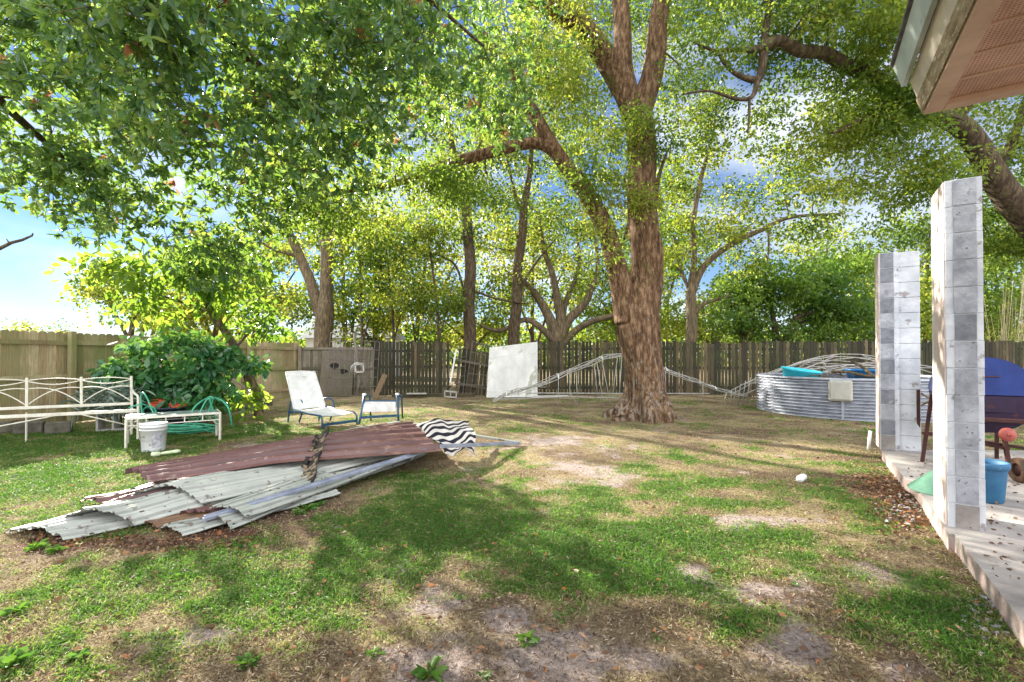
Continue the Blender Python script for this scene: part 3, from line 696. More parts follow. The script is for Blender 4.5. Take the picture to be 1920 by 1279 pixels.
m.box(TC + Vector((math.cos(a_), math.sin(a_), 0)) * (TR + .02) + UP * .43, (.05, .02, .84), Matrix.Rotation(a_ + R(90), 3, 'Z')); m.build('wall_seam', M_galv, tank)
# kiddie pool standing tilted inside tank
kc = Q(1500, 704, 11.0)
m = MB(); axis_ = Vector((.10, -.10, 1))
m.lathe([(.02, -.05), (.34, -.05), (.39, .18), (.43, .20), (.43, .23), (.38, .22), (.32, -.02), (.02, -.02)], kc + Vector((0, 0, -.08)), 36, axis_)
o = m.build('paddling_pool', M_poolblue); tag(o, 'bright cyan plastic paddling pool tilted inside the metal tank', 'paddling pool')
kc = Q(1628, 700, 11.4)
m = MB(); m.lathe([(.02, -.2), (.40, -.2), (.46, .06), (.50, .07), (.50, .10), (.43, .09), (.38, -.15), (.02, -.15)], kc, 30); o = m.build('plastic_tub', M_navy); tag(o, 'deep blue plastic tub inside the metal tank near far column', 'tub')
for (x0, y0, x1, y1, d0, d1, r, lab) in ((1598, 678, 1655, 715, 11.6, 9.6, .04, 'thick bare branch sticking out over tank rim beside far column'), (1560, 697, 1650, 706, 11.2, 10.9, .035, 'reddish log lying across debris inside tank')):
    m = MB(); a = Q(x0, y0, d0); b = Q(x1, y1, d1); m.tube([a, a.lerp(b, .35) + UP * .03, a.lerp(b, .7) - UP * .02, b], [r, r * .9, r * .9, r * .6], 8); o = m.build('bare_branch', M_bark2); tag(o, lab, 'branch')
m = MB()
for k in range(70):
    a = Q(random.uniform(1520, 1700), 706, random.uniform(10.3, 12.6)); a.z = .55 + random.random() * .38; d = Vector((random.uniform(-.5, .5), random.uniform(-.4, .4), random.uniform(-.08, .12)))
    m.tube([a, a + d * .5 + UP * .03, a + d], [.014, .01, .005], 4)
o = m.build('brush_pile', M_bark2); tag(o, 'heap of dead twigs filling the metal tank', 'brush', kind='stuff')
m = MB()
for k in range(60):
    a = P(random.uniform(1360, 1430), random.uniform(738, 752)); a.z = .03 + random.random() * .1; d = Vector((random.uniform(-.5, .5), random.uniform(-.3, .3), random.uniform(-.03, .1)))
    m.tube([a, a + d], [.014, .006], 4)
o = m.build('brush_pile', M_bark2); tag(o, 'low scatter of dead sticks on ground left of metal tank', 'brush', kind='stuff')
for (x0, y0, x1, y1) in ((1722, 735, 1775, 772), (1722, 762, 1772, 745)):
    m = MB(); m.tube([Q(x0, y0, 7.9), Q((x0 + x1) / 2, (y0 + y1) / 2 - 3, 7.8), Q(x1, y1, 7.7)], [.02, .018, .012], 6); o = m.build('bare_branch', M_bark2)
    tag(o, 'dry stick leaning on tank, seen between columns, %s' % ('sloping down to the right' if y1 > y0 else 'rising to the right'), 'branch')
# boards in left background of white PVC stake
m = MB(); a = P(1628, 845); m.tube([a, Q(1632, 808, a.y)], .02, 8); o = m.build('pipe_stake', M_pvc); tag(o, 'short white pipe stuck in ground beside far column', 'pipe')
root = thing('plastic_bottle', 'crumpled clear plastic bottle lying on lawn', 'bottle', P(1508, 898))
a = P(1499, 905) + UP * .035; b = P(1518, 893) + UP * .035
m = MB(); m.lathe([(.0, 0), (.036, .003), (.038, .05), (.033, .08), (.038, .11), (.036, .15), (.014, .18), (.013, .195)], a, 14, (b - a)); m.build('bottle_body', M_bucket, root)
m = MB(); m.lathe([(.0, .215), (.016, .213), (.016, .19)], a, 12, (b - a)); m.build('cap', M_pvc, root)

# ------------------------------------------------------------------ barrel smoker, pots
SC = Q(1846, 741, 4.95)
ax = (D1 * .85 + Vector((1, 0, 0)) * .12).normalized(); RB = .40
sm = thing('barrel_smoker', 'blue and rusty barrel smoker on legs behind near block column', 'grill', (SC.x, SC.y, SZ))
def halfcyl(mb, c, axd, r, L, a0, a1, n=24):
    axd = axd.normalized(); x = axd.cross(UP).normalized(); z = UP
    ring = [(math.cos(a0 + (a1 - a0) * i / n), math.sin(a0 + (a1 - a0) * i / n)) for i in range(n + 1)]
    vs = [c + (x * p + z * q) * r for p, q in ring] + [c + axd * L + (x * p + z * q) * r for p, q in ring]
    k = n + 1
    mb.add(vs, [(i, i + 1, k + i + 1, k + i) for i in range(n)], smooth=True)
    mb.add(vs[:k] + [c], [(i + 1, i, k) for i in range(n)]); mb.add(vs[k:] + [c + axd * L], [(i, i + 1, k) for i in range(n)])
m = MB(); halfcyl(m, SC + UP * .004, ax, RB, .9, 0, math.pi); m.build('lid', M_lidblue, sm)
m = MB(); halfcyl(m, SC - UP * .004, ax, RB - .006, .9, math.pi, 2 * math.pi); m.build('barrel', M_navysteel, sm)
m = MB(); halfcyl(m, SC - UP * .01 - ax * .004, ax, RB - .01, .003, math.pi, 1.5 * math.pi + .6); 
m = MB(); m.box(SC - ax * .02 + Vector((.0, 0, -.10)), (.74, .012, .16), Matrix((D2, ax, UP)).transposed(), bev=.004); m.build('end_plate', M_navysteel, sm)
m = MB(); m.box(SC - ax * .13 + UP * -.25, (.72, .22, .02), Matrix((D2, ax, UP)).transposed(), bev=.004)
for k in range(8): m.tube([SC - ax * (.03 + .025 * k) - D2 * .36 - UP * .235, SC - ax * (.03 + .025 * k) + D2 * .36 - UP * .235], .005, 5)
m.build('front_shelf', M_steel_dark, sm)
kb = Q(1889, 815, 4.62)
m = MB(); m.lathe([(0, .035), (.05, .03), (.068, .01), (.066, -.012), (0, -.02)], kb, 24, (-.4, -1, .1)); m.lathe([(.018, .03), (.014, .06), (0, .065)], kb, 12, (-.4, -1, .1)); m.build('vent_knob', M_redknob, sm)
m = MB(); hp = SC - ax * .03 + UP * .2; m.tube([hp - D2 * .1, hp - D2 * .1 - ax * .05, hp + D2 * .1 - ax * .05, hp + D2 * .1], .009, 6); m.build('lid_handle', M_steel_dark, sm)
fl = P(1729, 866, SZ); fr_ = P(1893, 882, SZ)
for (t_, b_) in ((Q(1747, 740, fl.y - .05), fl), (Q(1880, 800, fr_.y + .02), fr_)):
    m = MB(); m.beam(t_, b_, .035, .035); m.build('leg', M_steel_dark, sm)
for (t_, b_) in ((fl + ax * .7 + UP * .8, fl + ax * .75), (fr_ + ax * .7 + UP * .6, fr_ + ax * .75)):
    m = MB(); m.beam(t_, b_, .035, .035); m.build('leg', M_steel_dark, sm)
m = MB(); m.beam(fl.lerp(fr_, 0) + UP * .34, fr_ + UP * .23, .03, .03); m.beam(Q(1740, 812, fl.y), Q(1935, 843, 4.95), .02, .03); m.build('crossbar', M_steel_dark, sm)
wc = Q(1912, 885, 4.55); wc.z = SZ + .12
m = MB(); m.lathe([(.065, -.03), (.115, -.03), (.12, 0), (.115, .03), (.065, .03), (.065, -.03)], wc, 24, (1, -.25, 0)); w = m.build('wheel', M_rubber, sm)
m = MB(); m.lathe([(0, .012), (.06, .015), (.064, -.015), (0, -.012)], wc, 16, (1, -.25, 0)); m.build('hub', M_steel_dark, w)

pc = P(1846, 950, SZ); pc = P(1846, 938, SZ)
pot = thing('plant_pot', 'large blue plastic pot behind near block column', 'pot', pc)
m = MB(); m.lathe([(0, .01), (.11, .0), (.12, .01), (.142, .28), (.142, .29), (.13, .29), (.105, .03), (0, .03)], pc, 40); m.build('pot_body', M_cyanpot, pot)
m = MB(); m.lathe([(.143, .28), (.155, .285), (.160, .31), (.155, .335), (.147, .338), (.137, .33), (.135, .28)], pc, 40); m.build('pot_rim', M_cyanpot, pot)
cc = P(1772, 922, SZ)
m = MB(); prof = [(.26, 0), (.265, .012)]
for k in range(9): prof += [(.255 - k * .025, .018 + k * .024), (.247 - k * .025, .030 + k * .024)]
prof += [(.0, .25)]
m.lathe(prof, cc, 40); o = m.build('ribbed_cover', M_greenlid); tag(o, 'green ribbed conical cover lying on slab behind near column', 'cover')

# ------------------------------------------------------------------ white bench
root = thing('garden_bench', 'long cream metal garden bench with crossed curved back', 'bench', P(262, 825))
BR = P(259, 824); SH = .47
u = Vector((-.857, -.515, 0)); v = Vector((-.47, .44, 0))      # u along seat to the left, v to the back
def B(a, d, z): return BR + u * a + v * d + UP * z
LB = 2.6; pn = 4; pl = LB / pn
m = MB(); m.beam(B(0, 0, SH), B(LB, 0, SH), .03, .05, bev=.004); m.build('seat_rail', M_white_metal, root)
m = MB(); m.beam(B(0, 1, SH + .07), B(LB, 1, SH + .07), .03, .045, bev=.004); m.build('seat_rail', M_white_metal, root)
for k in range(pn + 1):
    m = MB(); m.beam(B(k * pl, 1.0, SH + .04), B(k * pl, 1.12, 1.01), .035, .035, bev=.004); m.build('back_post', M_white_metal, root)
def bp(a, z): return B(a, 1.0 + .12 * (z - SH) / (1 - SH), z)
for k in range(pn):
    x0 = k * pl; N = 12
    for f in (lambda t: .965 + .03 * math.sin(math.pi * t), lambda t: .955 - .06 * math.sin(math.pi * t),
              lambda t: .83 - .26 * t * t if True else 0, lambda t: .83 - .26 * (1 - t) ** 2):
        m = MB(); m.tube([bp(x0 + pl * i / N, f(i / N) + (.04 * math.sin(math.pi * i / N) if f(0) < .9 else 0)) for i in range(N + 1)], .0095, 6); m.build('curved_bar', M_white_metal, root)
for a in (0, LB):
    for (p, q) in ((B(a, 0, 0), B(a, 0, .68)), (B(a, 1.05, 0), B(a, 1.0, SH + .04))):
        m = MB(); m.beam(p, q, .035, .035, bev=.004); m.build('leg', M_white_metal, root)
    m = MB(); m.tube([B(a, 0, .66), B(a, .1, .70), B(a, .6, .73), B(a, 1.05, .80)], .017, 8); m.build('armrest', M_white_metal, root)
    m = MB(); m.beam(B(a, .02, .16), B(a, 1, .18), .02, .02); m.build('side_rail', M_white_metal, root)
m = MB(); m.tube([B(.02, .02, .2), B(.7, .0, SH - .02), B(1.0, 0, SH - .02), B(LB - .1, 0, .16)], .011, 6); m.build('brace', M_white_metal, root)
m = MB(); m.beam(B(1.3, 1, 0), B(1.3, 1, SH), .018, .018); m.build('leg', M_white_metal, root)

# ------------------------------------------------------------------ coffee table
c4 = [P(236, 843), P(417, 826), P(391, 817), P(218, 831)]
# tidy into a rectangle
ux = (c4[1] - c4[0]).normalized(); Lx = 1.16; vy = Vector((-ux.y, ux.x, 0)); Ly = .52
o_ = c4[0]
tb = thing('coffee_table', 'low cream metal table with frosted glass top beside white bucket', 'table', o_)
def T(a, b_, z): return o_ + ux * a + vy * b_ + UP * z
for (a, b_) in ((0, 0), (Lx, 0), (Lx, Ly), (0, Ly)):
    m = MB(); m.beam(T(a, b_, 0), T(a, b_, .43), .03, .03, bev=.004); m.build('leg', M_white_metal, tb)
m = MB()
for (p, q) in (((0, 0), (Lx, 0)), ((Lx, 0), (Lx, Ly)), ((Lx, Ly), (0, Ly)), ((0, Ly), (0, 0))):
    m.beam(T(*p, .445), T(*q, .445), .03, .03); m.beam(T(*p, .34), T(*q, .34), .014, .014)
for i in range(1, 5): m.beam(T(Lx * i / 5, 0, .34), T(Lx * i / 5, 0, .44), .012, .012); m.beam(T(Lx * i / 5, Ly, .34), T(Lx * i / 5, Ly, .44), .012, .012)
m.build('top_frame', M_white_metal, tb)
m = MB(); m.box(T(Lx / 2, Ly / 2, .462), (Lx - .03, Ly - .03, .006), Matrix.Rotation(math.atan2(ux.y, ux.x), 3, 'Z')); m.build('glass_top', M_glass_top, tb)
for (a, b_, s1, s2) in ((0, 0, 1, 1), (Lx, 0, -1, 1), (Lx, Ly, -1, -1), (0, Ly, 1, -1)):
    m = MB(); m.tube([T(a, b_ + s2 * .01, .2), T(a, b_ + s2 * .08, .24), T(a, b_ + s2 * .06, .30), T(a, b_ + s2 * .14, .34)], .007, 5)
    m.tube([T(a + s1 * .01, b_, .26), T(a + s1 * .07, b_, .30), T(a + s1 * .1, b_, .34)], .006, 5); m.build('scroll_brace', M_white_metal, tb)

# bucket
bc = P(288, 845); bk = thing('plastic_bucket', 'dirty white plastic bucket standing in front of low table', 'bucket', bc)
m = MB(); m.lathe([(0, .004), (.135, .0), (.139, .01), (.158, .34), (.165, .34), (.166, .36), (.16, .362), (.158, .375), (.166, .38), (.166, .40), (.155, .402), (.15, .34), (.13, .02), (0, .02)], bc, 40); m.build('bucket_body', M_bucket, bk)
m = MB(); m.lathe([(.1565, .30), (.166, .302), (.166, .312), (.1575, .314)], bc, 40); m.build('rim_band', M_bucket, bk)
m = MB(); m.tube([bc + Vector((.168 * math.cos(a), .168 * math.sin(a) - .0, .325 - .16 * math.sin(-a))) for a in np.linspace(-math.pi, 0, 15)], .003, 5); m.build('handle', M_alu, bk)
m = MB()
for k in range(9):
    a = R(-60) + k * R(5)
    rr_ = lambda z: .1395 + z * .0565
    vs = [bc + Vector((rr_(z) * math.cos(aa), rr_(z) * math.sin(aa), z)) for z, aa in ((.06, a), (.06, a + R(5)), (.27, a + R(5)), (.27, a))]
    m.add(vs, [(0, 1, 2, 3)])
m.build('faded_label', simple('grey_label_print', (.20, .20, .26), (.62, .62, .66), .6, 0, 14), bk)
# small bottle lying
a = P(283, 857) + UP * .03; b = P(328, 851) + UP * .03
m = MB(); m.lathe([(0, 0), (.03, .005), (.035, .03), (.03, .09), (.012, .11), (.02, .12), (.028, .30), (.018, .33), (0, .335)], a, 12, (b - a)); o = m.build('spray_bottle', simple('pale_lime_plastic', (.5, .62, .3), (.75, .8, .62), .4, 0, 12)); tag(o, 'pale green and white bottle lying before the white bucket', 'bottle')

# tub with junk, hose
tc_ = P(318, 803); tb2 = thing('storage_tub', 'dark navy tub heaped with red things behind low table', 'tub', tc_)
m = MB(); m.lathe([(0, .01), (.30, 0), (.33, .38), (.36, .385), (.36, .41), (.32, .41), (.29, .1), (0, .1)], tc_, 32); m.build('tub_body', M_darktub, tb2)
def lump(mat, name, c, r, lab, cat, seed, sz=(1, 1, .7), parent=None):
    rn = random.Random(seed); m = MB(); n = 14; k = 8; vs = []; fs = []
    for i in range(k + 1):
        ph = math.pi * i / k
        for j in range(n):
            th = 2 * math.pi * j / n; rr = r * (1 + .25 * math.sin(3 * th + seed) * math.sin(2 * ph) + rn.uniform(-.13, .13))
            vs.append(Vector(c) + Vector((rr * math.sin(ph) * math.cos(th) * sz[0], rr * math.sin(ph) * math.sin(th) * sz[1], rr * math.cos(ph) * sz[2])))
    fs = [(i * n + j, i * n + (j + 1) % n, (i + 1) * n + (j + 1) % n, (i + 1) * n + j) for i in range(k) for j in range(n)]
    m.add(vs, fs, smooth=False); o = m.build(name, mat, parent); 
    if lab: tag(o, lab, cat)
    return o
lump(M_red, 'red_cloth', tc_ + Vector((-.17, -.05, .43)), .16, 'crumpled red cloth on top left of dark tub', 'cloth', 3)
lump(M_red, 'red_toy', tc_ + Vector((.17, 0, .43)), .13, 'flat red plastic piece on top right of dark tub', 'toy', 9, (1.3, 1, .45))
m = MB(); m.lathe([(0, 0), (.035, 0), (.035, .12), (.02, .14), (.02, .16), (0, .16)], tc_ + Vector((.22, .05, .47)), 14); o = m.build('white_canister', M_pvc); tag(o, 'small white canister standing on red piece in dark tub', 'canister')
m = MB(); rn = random.Random(2); pts = []
hc = P(345, 812); pts = []
for k in range(90):
    a = k * .55; rad = .42 + .10 * math.sin(k * .31); zz = .03 + .012 * (k % 9)
    pts.append(hc + Vector((rad * math.cos(a) * 1.3 - .05, rad * math.sin(a) * .55, zz)))
m.tube(curve_pts([tuple(p) for p in pts], 2), .012, 6)
for loop in ([(355, 800), (365, 770), (385, 752), (408, 745), (398, 772), (380, 790)], [(372, 795), (395, 750), (420, 748), (440, 765), (448, 800)], [(300, 806), (285, 765), (262, 770), (275, 800)], [(290, 790), (270, 745), (258, 740), (262, 790)], [(400, 746), (412, 780), (425, 808)], [(232, 765), (262, 758), (282, 770), (300, 795)]):
    m.tube([Vector(p) for p in curve_pts([tuple(Q((x * .9 + 32), y, 7.35 + .12 * i % .3)) for i, (x, y) in enumerate(loop)], 5)], .012, 6)
o = m.build('garden_hose', M_hose); tag(o, 'tangled green garden hose looped over dark tub', 'hose')
# blocks near the bench and kerb timbers
root = cinder('pale concrete block stack end standing behind bench beside green hose', P(218, 806), R(20), 0, M_block, (.5, .28, .38))
for (x0, x1, lab) in ((0, 40, 'dark mossy edging block at far left below bench'), (42, 98, 'dark mossy edging block below middle of bench'), (100, 150, 'dark mossy edging block leaning before fence right of bench middle')):
    a = Q(x0 - 15, 815, 8.1); b = Q(x1 - 15, 815, 8.3); a.z = b.z = .1; m = MB(); m.beam(a, b, .2, .2, bev=.015); o = m.build('edging_block', M_darkblock); tag(o, lab, 'edging block')
for k in range(9):
    a = Q(418 + k * 11, 755, 10.9 + k * .22); a.z = .09; m = MB(); m.box(a, (.11, .2, .17), Matrix.Rotation(R(12), 3, 'Z'), bev=.012); o = m.build('edging_brick', M_darkblock)
    tag(o, 'dark upright edging brick in the row below left fence behind the leaning trunk', 'brick', 'edging bricks along left fence')
m = MB(); m.tube([P(462, 755) + UP * .02 + Vector((0, .8, 0)), Q(430, 706, 11.8)], .018, 6); o = m.build('metal_rod', M_alu); tag(o, 'thin dark rod leaning on left fence beside leaning trunk', 'rod')

# ------------------------------------------------------------------ chaise lounge and foot section
ch = thing('chaise_lounge', 'white mesh chaise lounge with blue frame and raised back', 'lounge chair', P(600, 805))
def patch(mb, c, n=10, m_=4, sag=0, thick=.012, ax_=Vector((0, 0, 1))):
    A_, B_, C_, D_ = c
    vs = []
    for side in (0, 1):
        for i in range(n + 1):
            for j in range(m_ + 1):
                s = i / n; t = j / m_
                p = (A_ * (1 - s) + B_ * s) * (1 - t) + (D_ * (1 - s) + C_ * s) * t
                p = p - ax_ * (sag * math.sin(math.pi * t) + thick * side); vs.append(p)
    k = (n + 1) * (m_ + 1); fs = []
    for i in range(n):
        for j in range(m_):
            a = i * (m_ + 1) + j; f = (a, a + 1, a + m_ + 2, a + m_ + 1); fs.append(f); fs.append(tuple(k + q for q in f[::-1]))
    mb.add(vs, fs, smooth=True)
# layout: seat rear-left, rear-right, front-right, front-left (plan), from feet seen in the photo
c_fl = P(601, 806); c_fr = P(668, 796); c_bl = P(540, 792)
e1 = (c_fr - c_fl); e1 = Vector((e1.x, e1.y, 0)); wd = .62; e1 = e1.normalized() * wd
e2 = Vector((-e1.y, e1.x, 0)).normalized()
if e2.x > 0: e2 = -e2
e2 = (e2 + Vector((-.15, .2, 0))).normalized()
def Cc(a, b_, z): return c_fl + e1 * a + e2 * b_ + UP * z
bl_ = Q(551, 768, c_fl.y + .72); br_ = Q(610, 762, c_fl.y + .95); tl_ = Q(536, 698, c_fl.y + 1.15); tr_ = Q(590, 697, c_fl.y + 1.38)
fl_ = Q(601, 780, c_fl.y + .03); fr2 = Q(664, 773, c_fr.y + .03)
mb = MB(); patch(mb, (bl_, tl_, tr_, br_), sag=.0, ax_=Vector((.2, .8, .3))); mb.build('back_sling', M_sling, ch)
mb = MB(); patch(mb, (bl_, fl_, fr2, br_), sag=.03); mb.build('seat_sling', M_sling, ch)
for (p, q) in ((bl_, tl_), (br_, tr_)):
    m = MB(); m.tube([p, p.lerp(q, .5), q], .014, 8); m.build('back_rail', M_sling, ch)
m = MB(); m.tube([tl_, tl_.lerp(tr_, .5) + UP * .012, tr_], .014, 8); m.build('back_rail', M_sling, ch)
for (p, q) in ((bl_, fl_), (br_, fr2)):
    d = (q - p); m = MB(); m.tube([p, p + d * .5 - UP * .02, q - UP * .0, q + d.normalized() * .06 - UP * .05, Vector(((q + d.normalized() * .07).x, (q + d.normalized() * .07).y, 0))], [.018] * 5, 8); m.build('side_frame', M_blue_metal, ch)
for (pb, pt) in ((c_fl, fl_), (c_fr, fr2)):
    pass
m = MB(); m.beam(fl_ - UP * .17 + Vector((.03, 0, 0)), fr2 - UP * .17 + Vector((.03, 0, 0)), .025, .05); m.build('front_crossbar', M_blue_metal, ch)
gl = Vector((P(540, 792).x, P(540, 792).y, 0))
for dd, pw in ((0, bl_), (1, br_)):
    g0 = gl + (br_ - bl_) * dd; g0.z = 0
    arm = [g0, g0 + UP * .25 + Vector((.03, 0, 0)), g0 + Vector((.06, 0, .42)), g0 + Vector((.16, -.03, .48)), g0 + Vector((.30, -.08, .46)), g0 + Vector((.36, -.12, .36)), g0 + Vector((.36, -.14, .24)), g0 + Vector((.28, -.12, .02))]
    m = MB(); m.tube([Vector(p) for p in curve_pts([tuple(p) for p in arm], 4)], .018, 8); m.build('arm_loop', M_blue_metal, ch)
m = MB(); m.beam(gl + UP * .2, gl + (br_ - bl_) + UP * .2, .02, .035); m.beam(gl + UP * .22, gl + Vector((.34, -.12, .22)), .02, .03); m.build('rear_crossbar', M_blue_metal, ch)

ft = thing('lounge_foot_section', 'blue and white foot end of second lounge, standing right of chaise', 'lounge chair', P(700, 795))
A0 = P(673, 797); A1 = P(747, 790)
tl = Q(683, 742, A0.y + .18); tr = Q(745, 741, A1.y + .02)
for (g, t) in ((A0, tl), (A1, tr)):
    m = MB(); mid_ = g.lerp(t, .55) + Vector((.0, .03, 0)); m.tube([g, g.lerp(t, .3), mid_, t], [.022, .022, .024, .03], 8)
    m.tube([t, t + Vector((.02, .3, -.03)), Vector((t.x + .02, t.y + .38, 0))], .018, 8); m.build('side_leg', M_blue_metal, ft)
    m = MB(); m.box(t + UP * .02, (.07, .09, .05), bev=.015); m.build('end_cap', M_bucket, ft)
pl_ = Q(684, 752, A0.y + .2); pr_ = Q(742, 752, A1.y + .05); ql_ = Q(680, 772, A0.y + .02); qr_ = Q(742, 771, A1.y - .02)
m = MB(); patch(m, (ql_, qr_, pr_, pl_), sag=.02, ax_=Vector((0, 1, .3))); m.build('sling', M_sling, ft)
m = MB(); m.beam(pl_, pr_, .03, .03); m.beam(Q(678, 783, A0.y + .02), Q(746, 779, A1.y), .03, .05); m.build('crossbar', M_blue_metal, ft)

# ------------------------------------------------------------------ roofing sheets
GRP = 'loose roofing sheets heaped on the lawn'
SHEETV = []; M_rustedge = simple('rusty_cut_edge', (.05, .025, .02), (.12, .06, .045), .9, 0, 12)
def roof_sheet(label, c, mat, arch=.05, ribs=5, droop=0, twist=0, h=.020):
    arch *= 1.5
    """corners: left end far, left end near, right end near, right end far as (px, py, z)"""
    A_, B_, C_, D_ = [P(*q) for q in c]
    n = 14; m_ = ribs * 12; mb = MB(); vs = []
    for side in (0, 1):
        for i in range(n + 1):
            s = i / n
            for j in range(m_ + 1):
                t = j / m_
                p = (A_ * (1 - s) + D_ * s) * (1 - t) + (B_ * (1 - s) + C_ * s) * t
                ph = (t * ribs) % 1.0; rib = 1 - min(abs(ph - .5) / .17, 1)
                rib = min(rib * 1.6, 1) * h; minor = .007 * (1 if .2 < (ph * 3) % 1 < .5 else 0)
                z = rib + minor + arch * math.sin(math.pi * t) * (1 - .4 * s) - .0025 * side + droop * math.sin(math.pi * s)
                z += .010 * math.sin(s * 7 + t * 5 + len(label)) + .004 * math.sin(s * 23 + t * 3) * (s < .12 or s > .9) + .02 * (float(vnoise(s * 5 + len(label), t * 3, 1.0, 3)) - .5)
                p = p + (D_ - A_).normalized() * ((.035 * (float(vnoise(t * 14, len(label), 1.0, 8)) - .5)) * (i == 0))
                vs.append(p + UP * z)
    k = (n + 1) * (m_ + 1); fs = []
    for i in range(n):
        for j in range(m_):
            a = i * (m_ + 1) + j; f = (a, a + 1, a + m_ + 2, a + m_ + 1); fs += [f, tuple(k + q for q in f[::-1])]
    for j in range(m_):
        for i in (0, n):
            a = i * (m_ + 1) + j; fs.append((a, k + a, k + a + 1, a + 1))
    ne = 2 * m_; mb.add(vs, fs[:-ne]); mb.cm = 1; mb.add(vs, fs[-ne:]); o = mb.build('roofing_sheet', [mat, M_rustedge]); SHEETV.extend(vs[:k:3])
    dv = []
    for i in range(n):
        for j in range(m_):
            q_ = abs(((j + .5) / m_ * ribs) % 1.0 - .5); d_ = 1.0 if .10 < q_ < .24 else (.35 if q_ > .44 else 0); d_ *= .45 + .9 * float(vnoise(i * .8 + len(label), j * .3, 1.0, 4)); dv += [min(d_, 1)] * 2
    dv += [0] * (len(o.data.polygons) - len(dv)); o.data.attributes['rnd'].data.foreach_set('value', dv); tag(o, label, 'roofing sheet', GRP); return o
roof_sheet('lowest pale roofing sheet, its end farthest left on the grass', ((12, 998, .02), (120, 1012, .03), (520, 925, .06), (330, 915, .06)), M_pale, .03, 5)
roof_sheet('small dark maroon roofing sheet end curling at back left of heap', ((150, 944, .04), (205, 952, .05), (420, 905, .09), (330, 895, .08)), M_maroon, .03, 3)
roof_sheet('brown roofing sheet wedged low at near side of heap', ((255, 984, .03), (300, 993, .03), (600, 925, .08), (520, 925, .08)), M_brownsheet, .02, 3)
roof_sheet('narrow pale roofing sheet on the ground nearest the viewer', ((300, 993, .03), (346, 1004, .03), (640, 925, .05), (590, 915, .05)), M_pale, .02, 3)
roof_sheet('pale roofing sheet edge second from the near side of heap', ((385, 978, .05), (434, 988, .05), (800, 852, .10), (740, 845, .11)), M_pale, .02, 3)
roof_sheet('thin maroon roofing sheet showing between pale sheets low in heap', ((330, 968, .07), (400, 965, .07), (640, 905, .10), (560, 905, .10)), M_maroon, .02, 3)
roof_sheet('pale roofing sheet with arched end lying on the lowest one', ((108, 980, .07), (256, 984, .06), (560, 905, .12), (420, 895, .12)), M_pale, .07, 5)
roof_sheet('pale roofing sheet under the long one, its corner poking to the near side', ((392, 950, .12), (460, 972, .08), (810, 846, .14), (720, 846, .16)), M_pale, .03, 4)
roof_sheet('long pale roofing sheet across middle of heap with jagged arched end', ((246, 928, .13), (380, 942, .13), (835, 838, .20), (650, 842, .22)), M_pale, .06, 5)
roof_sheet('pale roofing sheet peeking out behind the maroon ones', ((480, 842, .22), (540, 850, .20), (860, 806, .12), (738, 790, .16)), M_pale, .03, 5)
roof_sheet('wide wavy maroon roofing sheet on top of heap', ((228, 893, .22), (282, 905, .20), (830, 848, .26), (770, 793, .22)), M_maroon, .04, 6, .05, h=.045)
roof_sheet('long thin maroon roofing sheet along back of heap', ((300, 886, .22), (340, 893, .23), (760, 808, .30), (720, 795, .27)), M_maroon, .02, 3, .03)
rq = random.Random(4); m = MB()
for k in range(420):
    p = rq.choice(SHEETV) + Vector((rq.uniform(-.06, .06), rq.uniform(-.06, .06), .008)); a_ = rq.uniform(0, 6.3); l_ = rq.uniform(.008, .03)
    m.box(p, (l_, l_ * .45, .004), Matrix.Rotation(a_, 3, 'Z'))
o = m.build('leaf_crumbs', M_rustedge); tag(o, 'dark leaf crumbs and grit lying on the roofing sheets', 'debris', kind='stuff')
# poles
for (a, b, r, lab) in ((P(380, 975, .10), P(826, 838, .27), .022, 'long bluish metal channel running along near edge of heap'), (P(826, 838, .27), P(974, 832, .05), .02, 'short bluish metal pole poking out right of striped cloth')):
    m = MB(); m.beam(a, b, .036, .03, bev=.004); m.beam(a + UP * .02 + Vector((0, .012, 0)), b + UP * .02 + Vector((0, .012, 0)), .008, .02); o = m.build('metal_channel', M_polebl); tag(o, lab, 'metal bar', 'bluish metal bars on the heap')
m = MB(); m.beam(P(860, 812, .16), P(975, 830, .05), .07, .03, bev=.003); o = m.build('trim_strip', M_pale); tag(o, 'pale metal trim strip behind short bluish pole at right end of heap', 'metal strip')
m = MB(); m.tube([P(764, 868, .02), P(774, 858, .22)], .01, 6); o = m.build('tent_peg', M_polebl); tag(o, 'thin metal stake standing in grass below the long channel', 'stake')
# burnt board
root = thing('burnt_board', 'charred wooden board lying steeply across roofing heap', 'board', P(578, 915))
a = P(573, 912, .12); b = Q(611, 806, a.y + 1.15)
m = MB(); d = b - a; w_ = Vector((1, .25, 0)).normalized()
N = 14; vs = []
for i in range(N + 1):
    t = i / N; c = a.lerp(b, t) + UP * (.05 * math.sin(math.pi * t)); hw = .065 + .012 * math.sin(t * 17) - .02 * t
    for (sx, sz) in ((-1, -1), (1, -1), (1, 1), (-1, 1)): vs.append(c + w_ * (hw * sx + (.01 * math.sin(t * 23) if sx < 0 else 0)) + Vector((0, -.5, .8)).normalized() * (.016 * sz) + UP * (.035 * sx))
fs = [(i * 4 + k, i * 4 + (k + 1) % 4, i * 4 + 4 + (k + 1) % 4, i * 4 + 4 + k) for i in range(N) for k in range(4)] + [(3, 2, 1, 0), (N * 4, N * 4 + 1, N * 4 + 2, N * 4 + 3)]
m.add(vs, fs); m.build('board', M_char, root)
m = MB()
for k in range(10):
    t = .25 + .06 * k; c = a.lerp(b, t) + UP * (.05 * math.sin(math.pi * t)) - w_ * (.07 - .02 * t); m.box(c, (.035, .06, .03), Matrix.Rotation(random.random() * 3, 3, 'Z') @ Matrix.Rotation(random.random(), 3, 'X'))
m.build('char_flake', M_char, root)

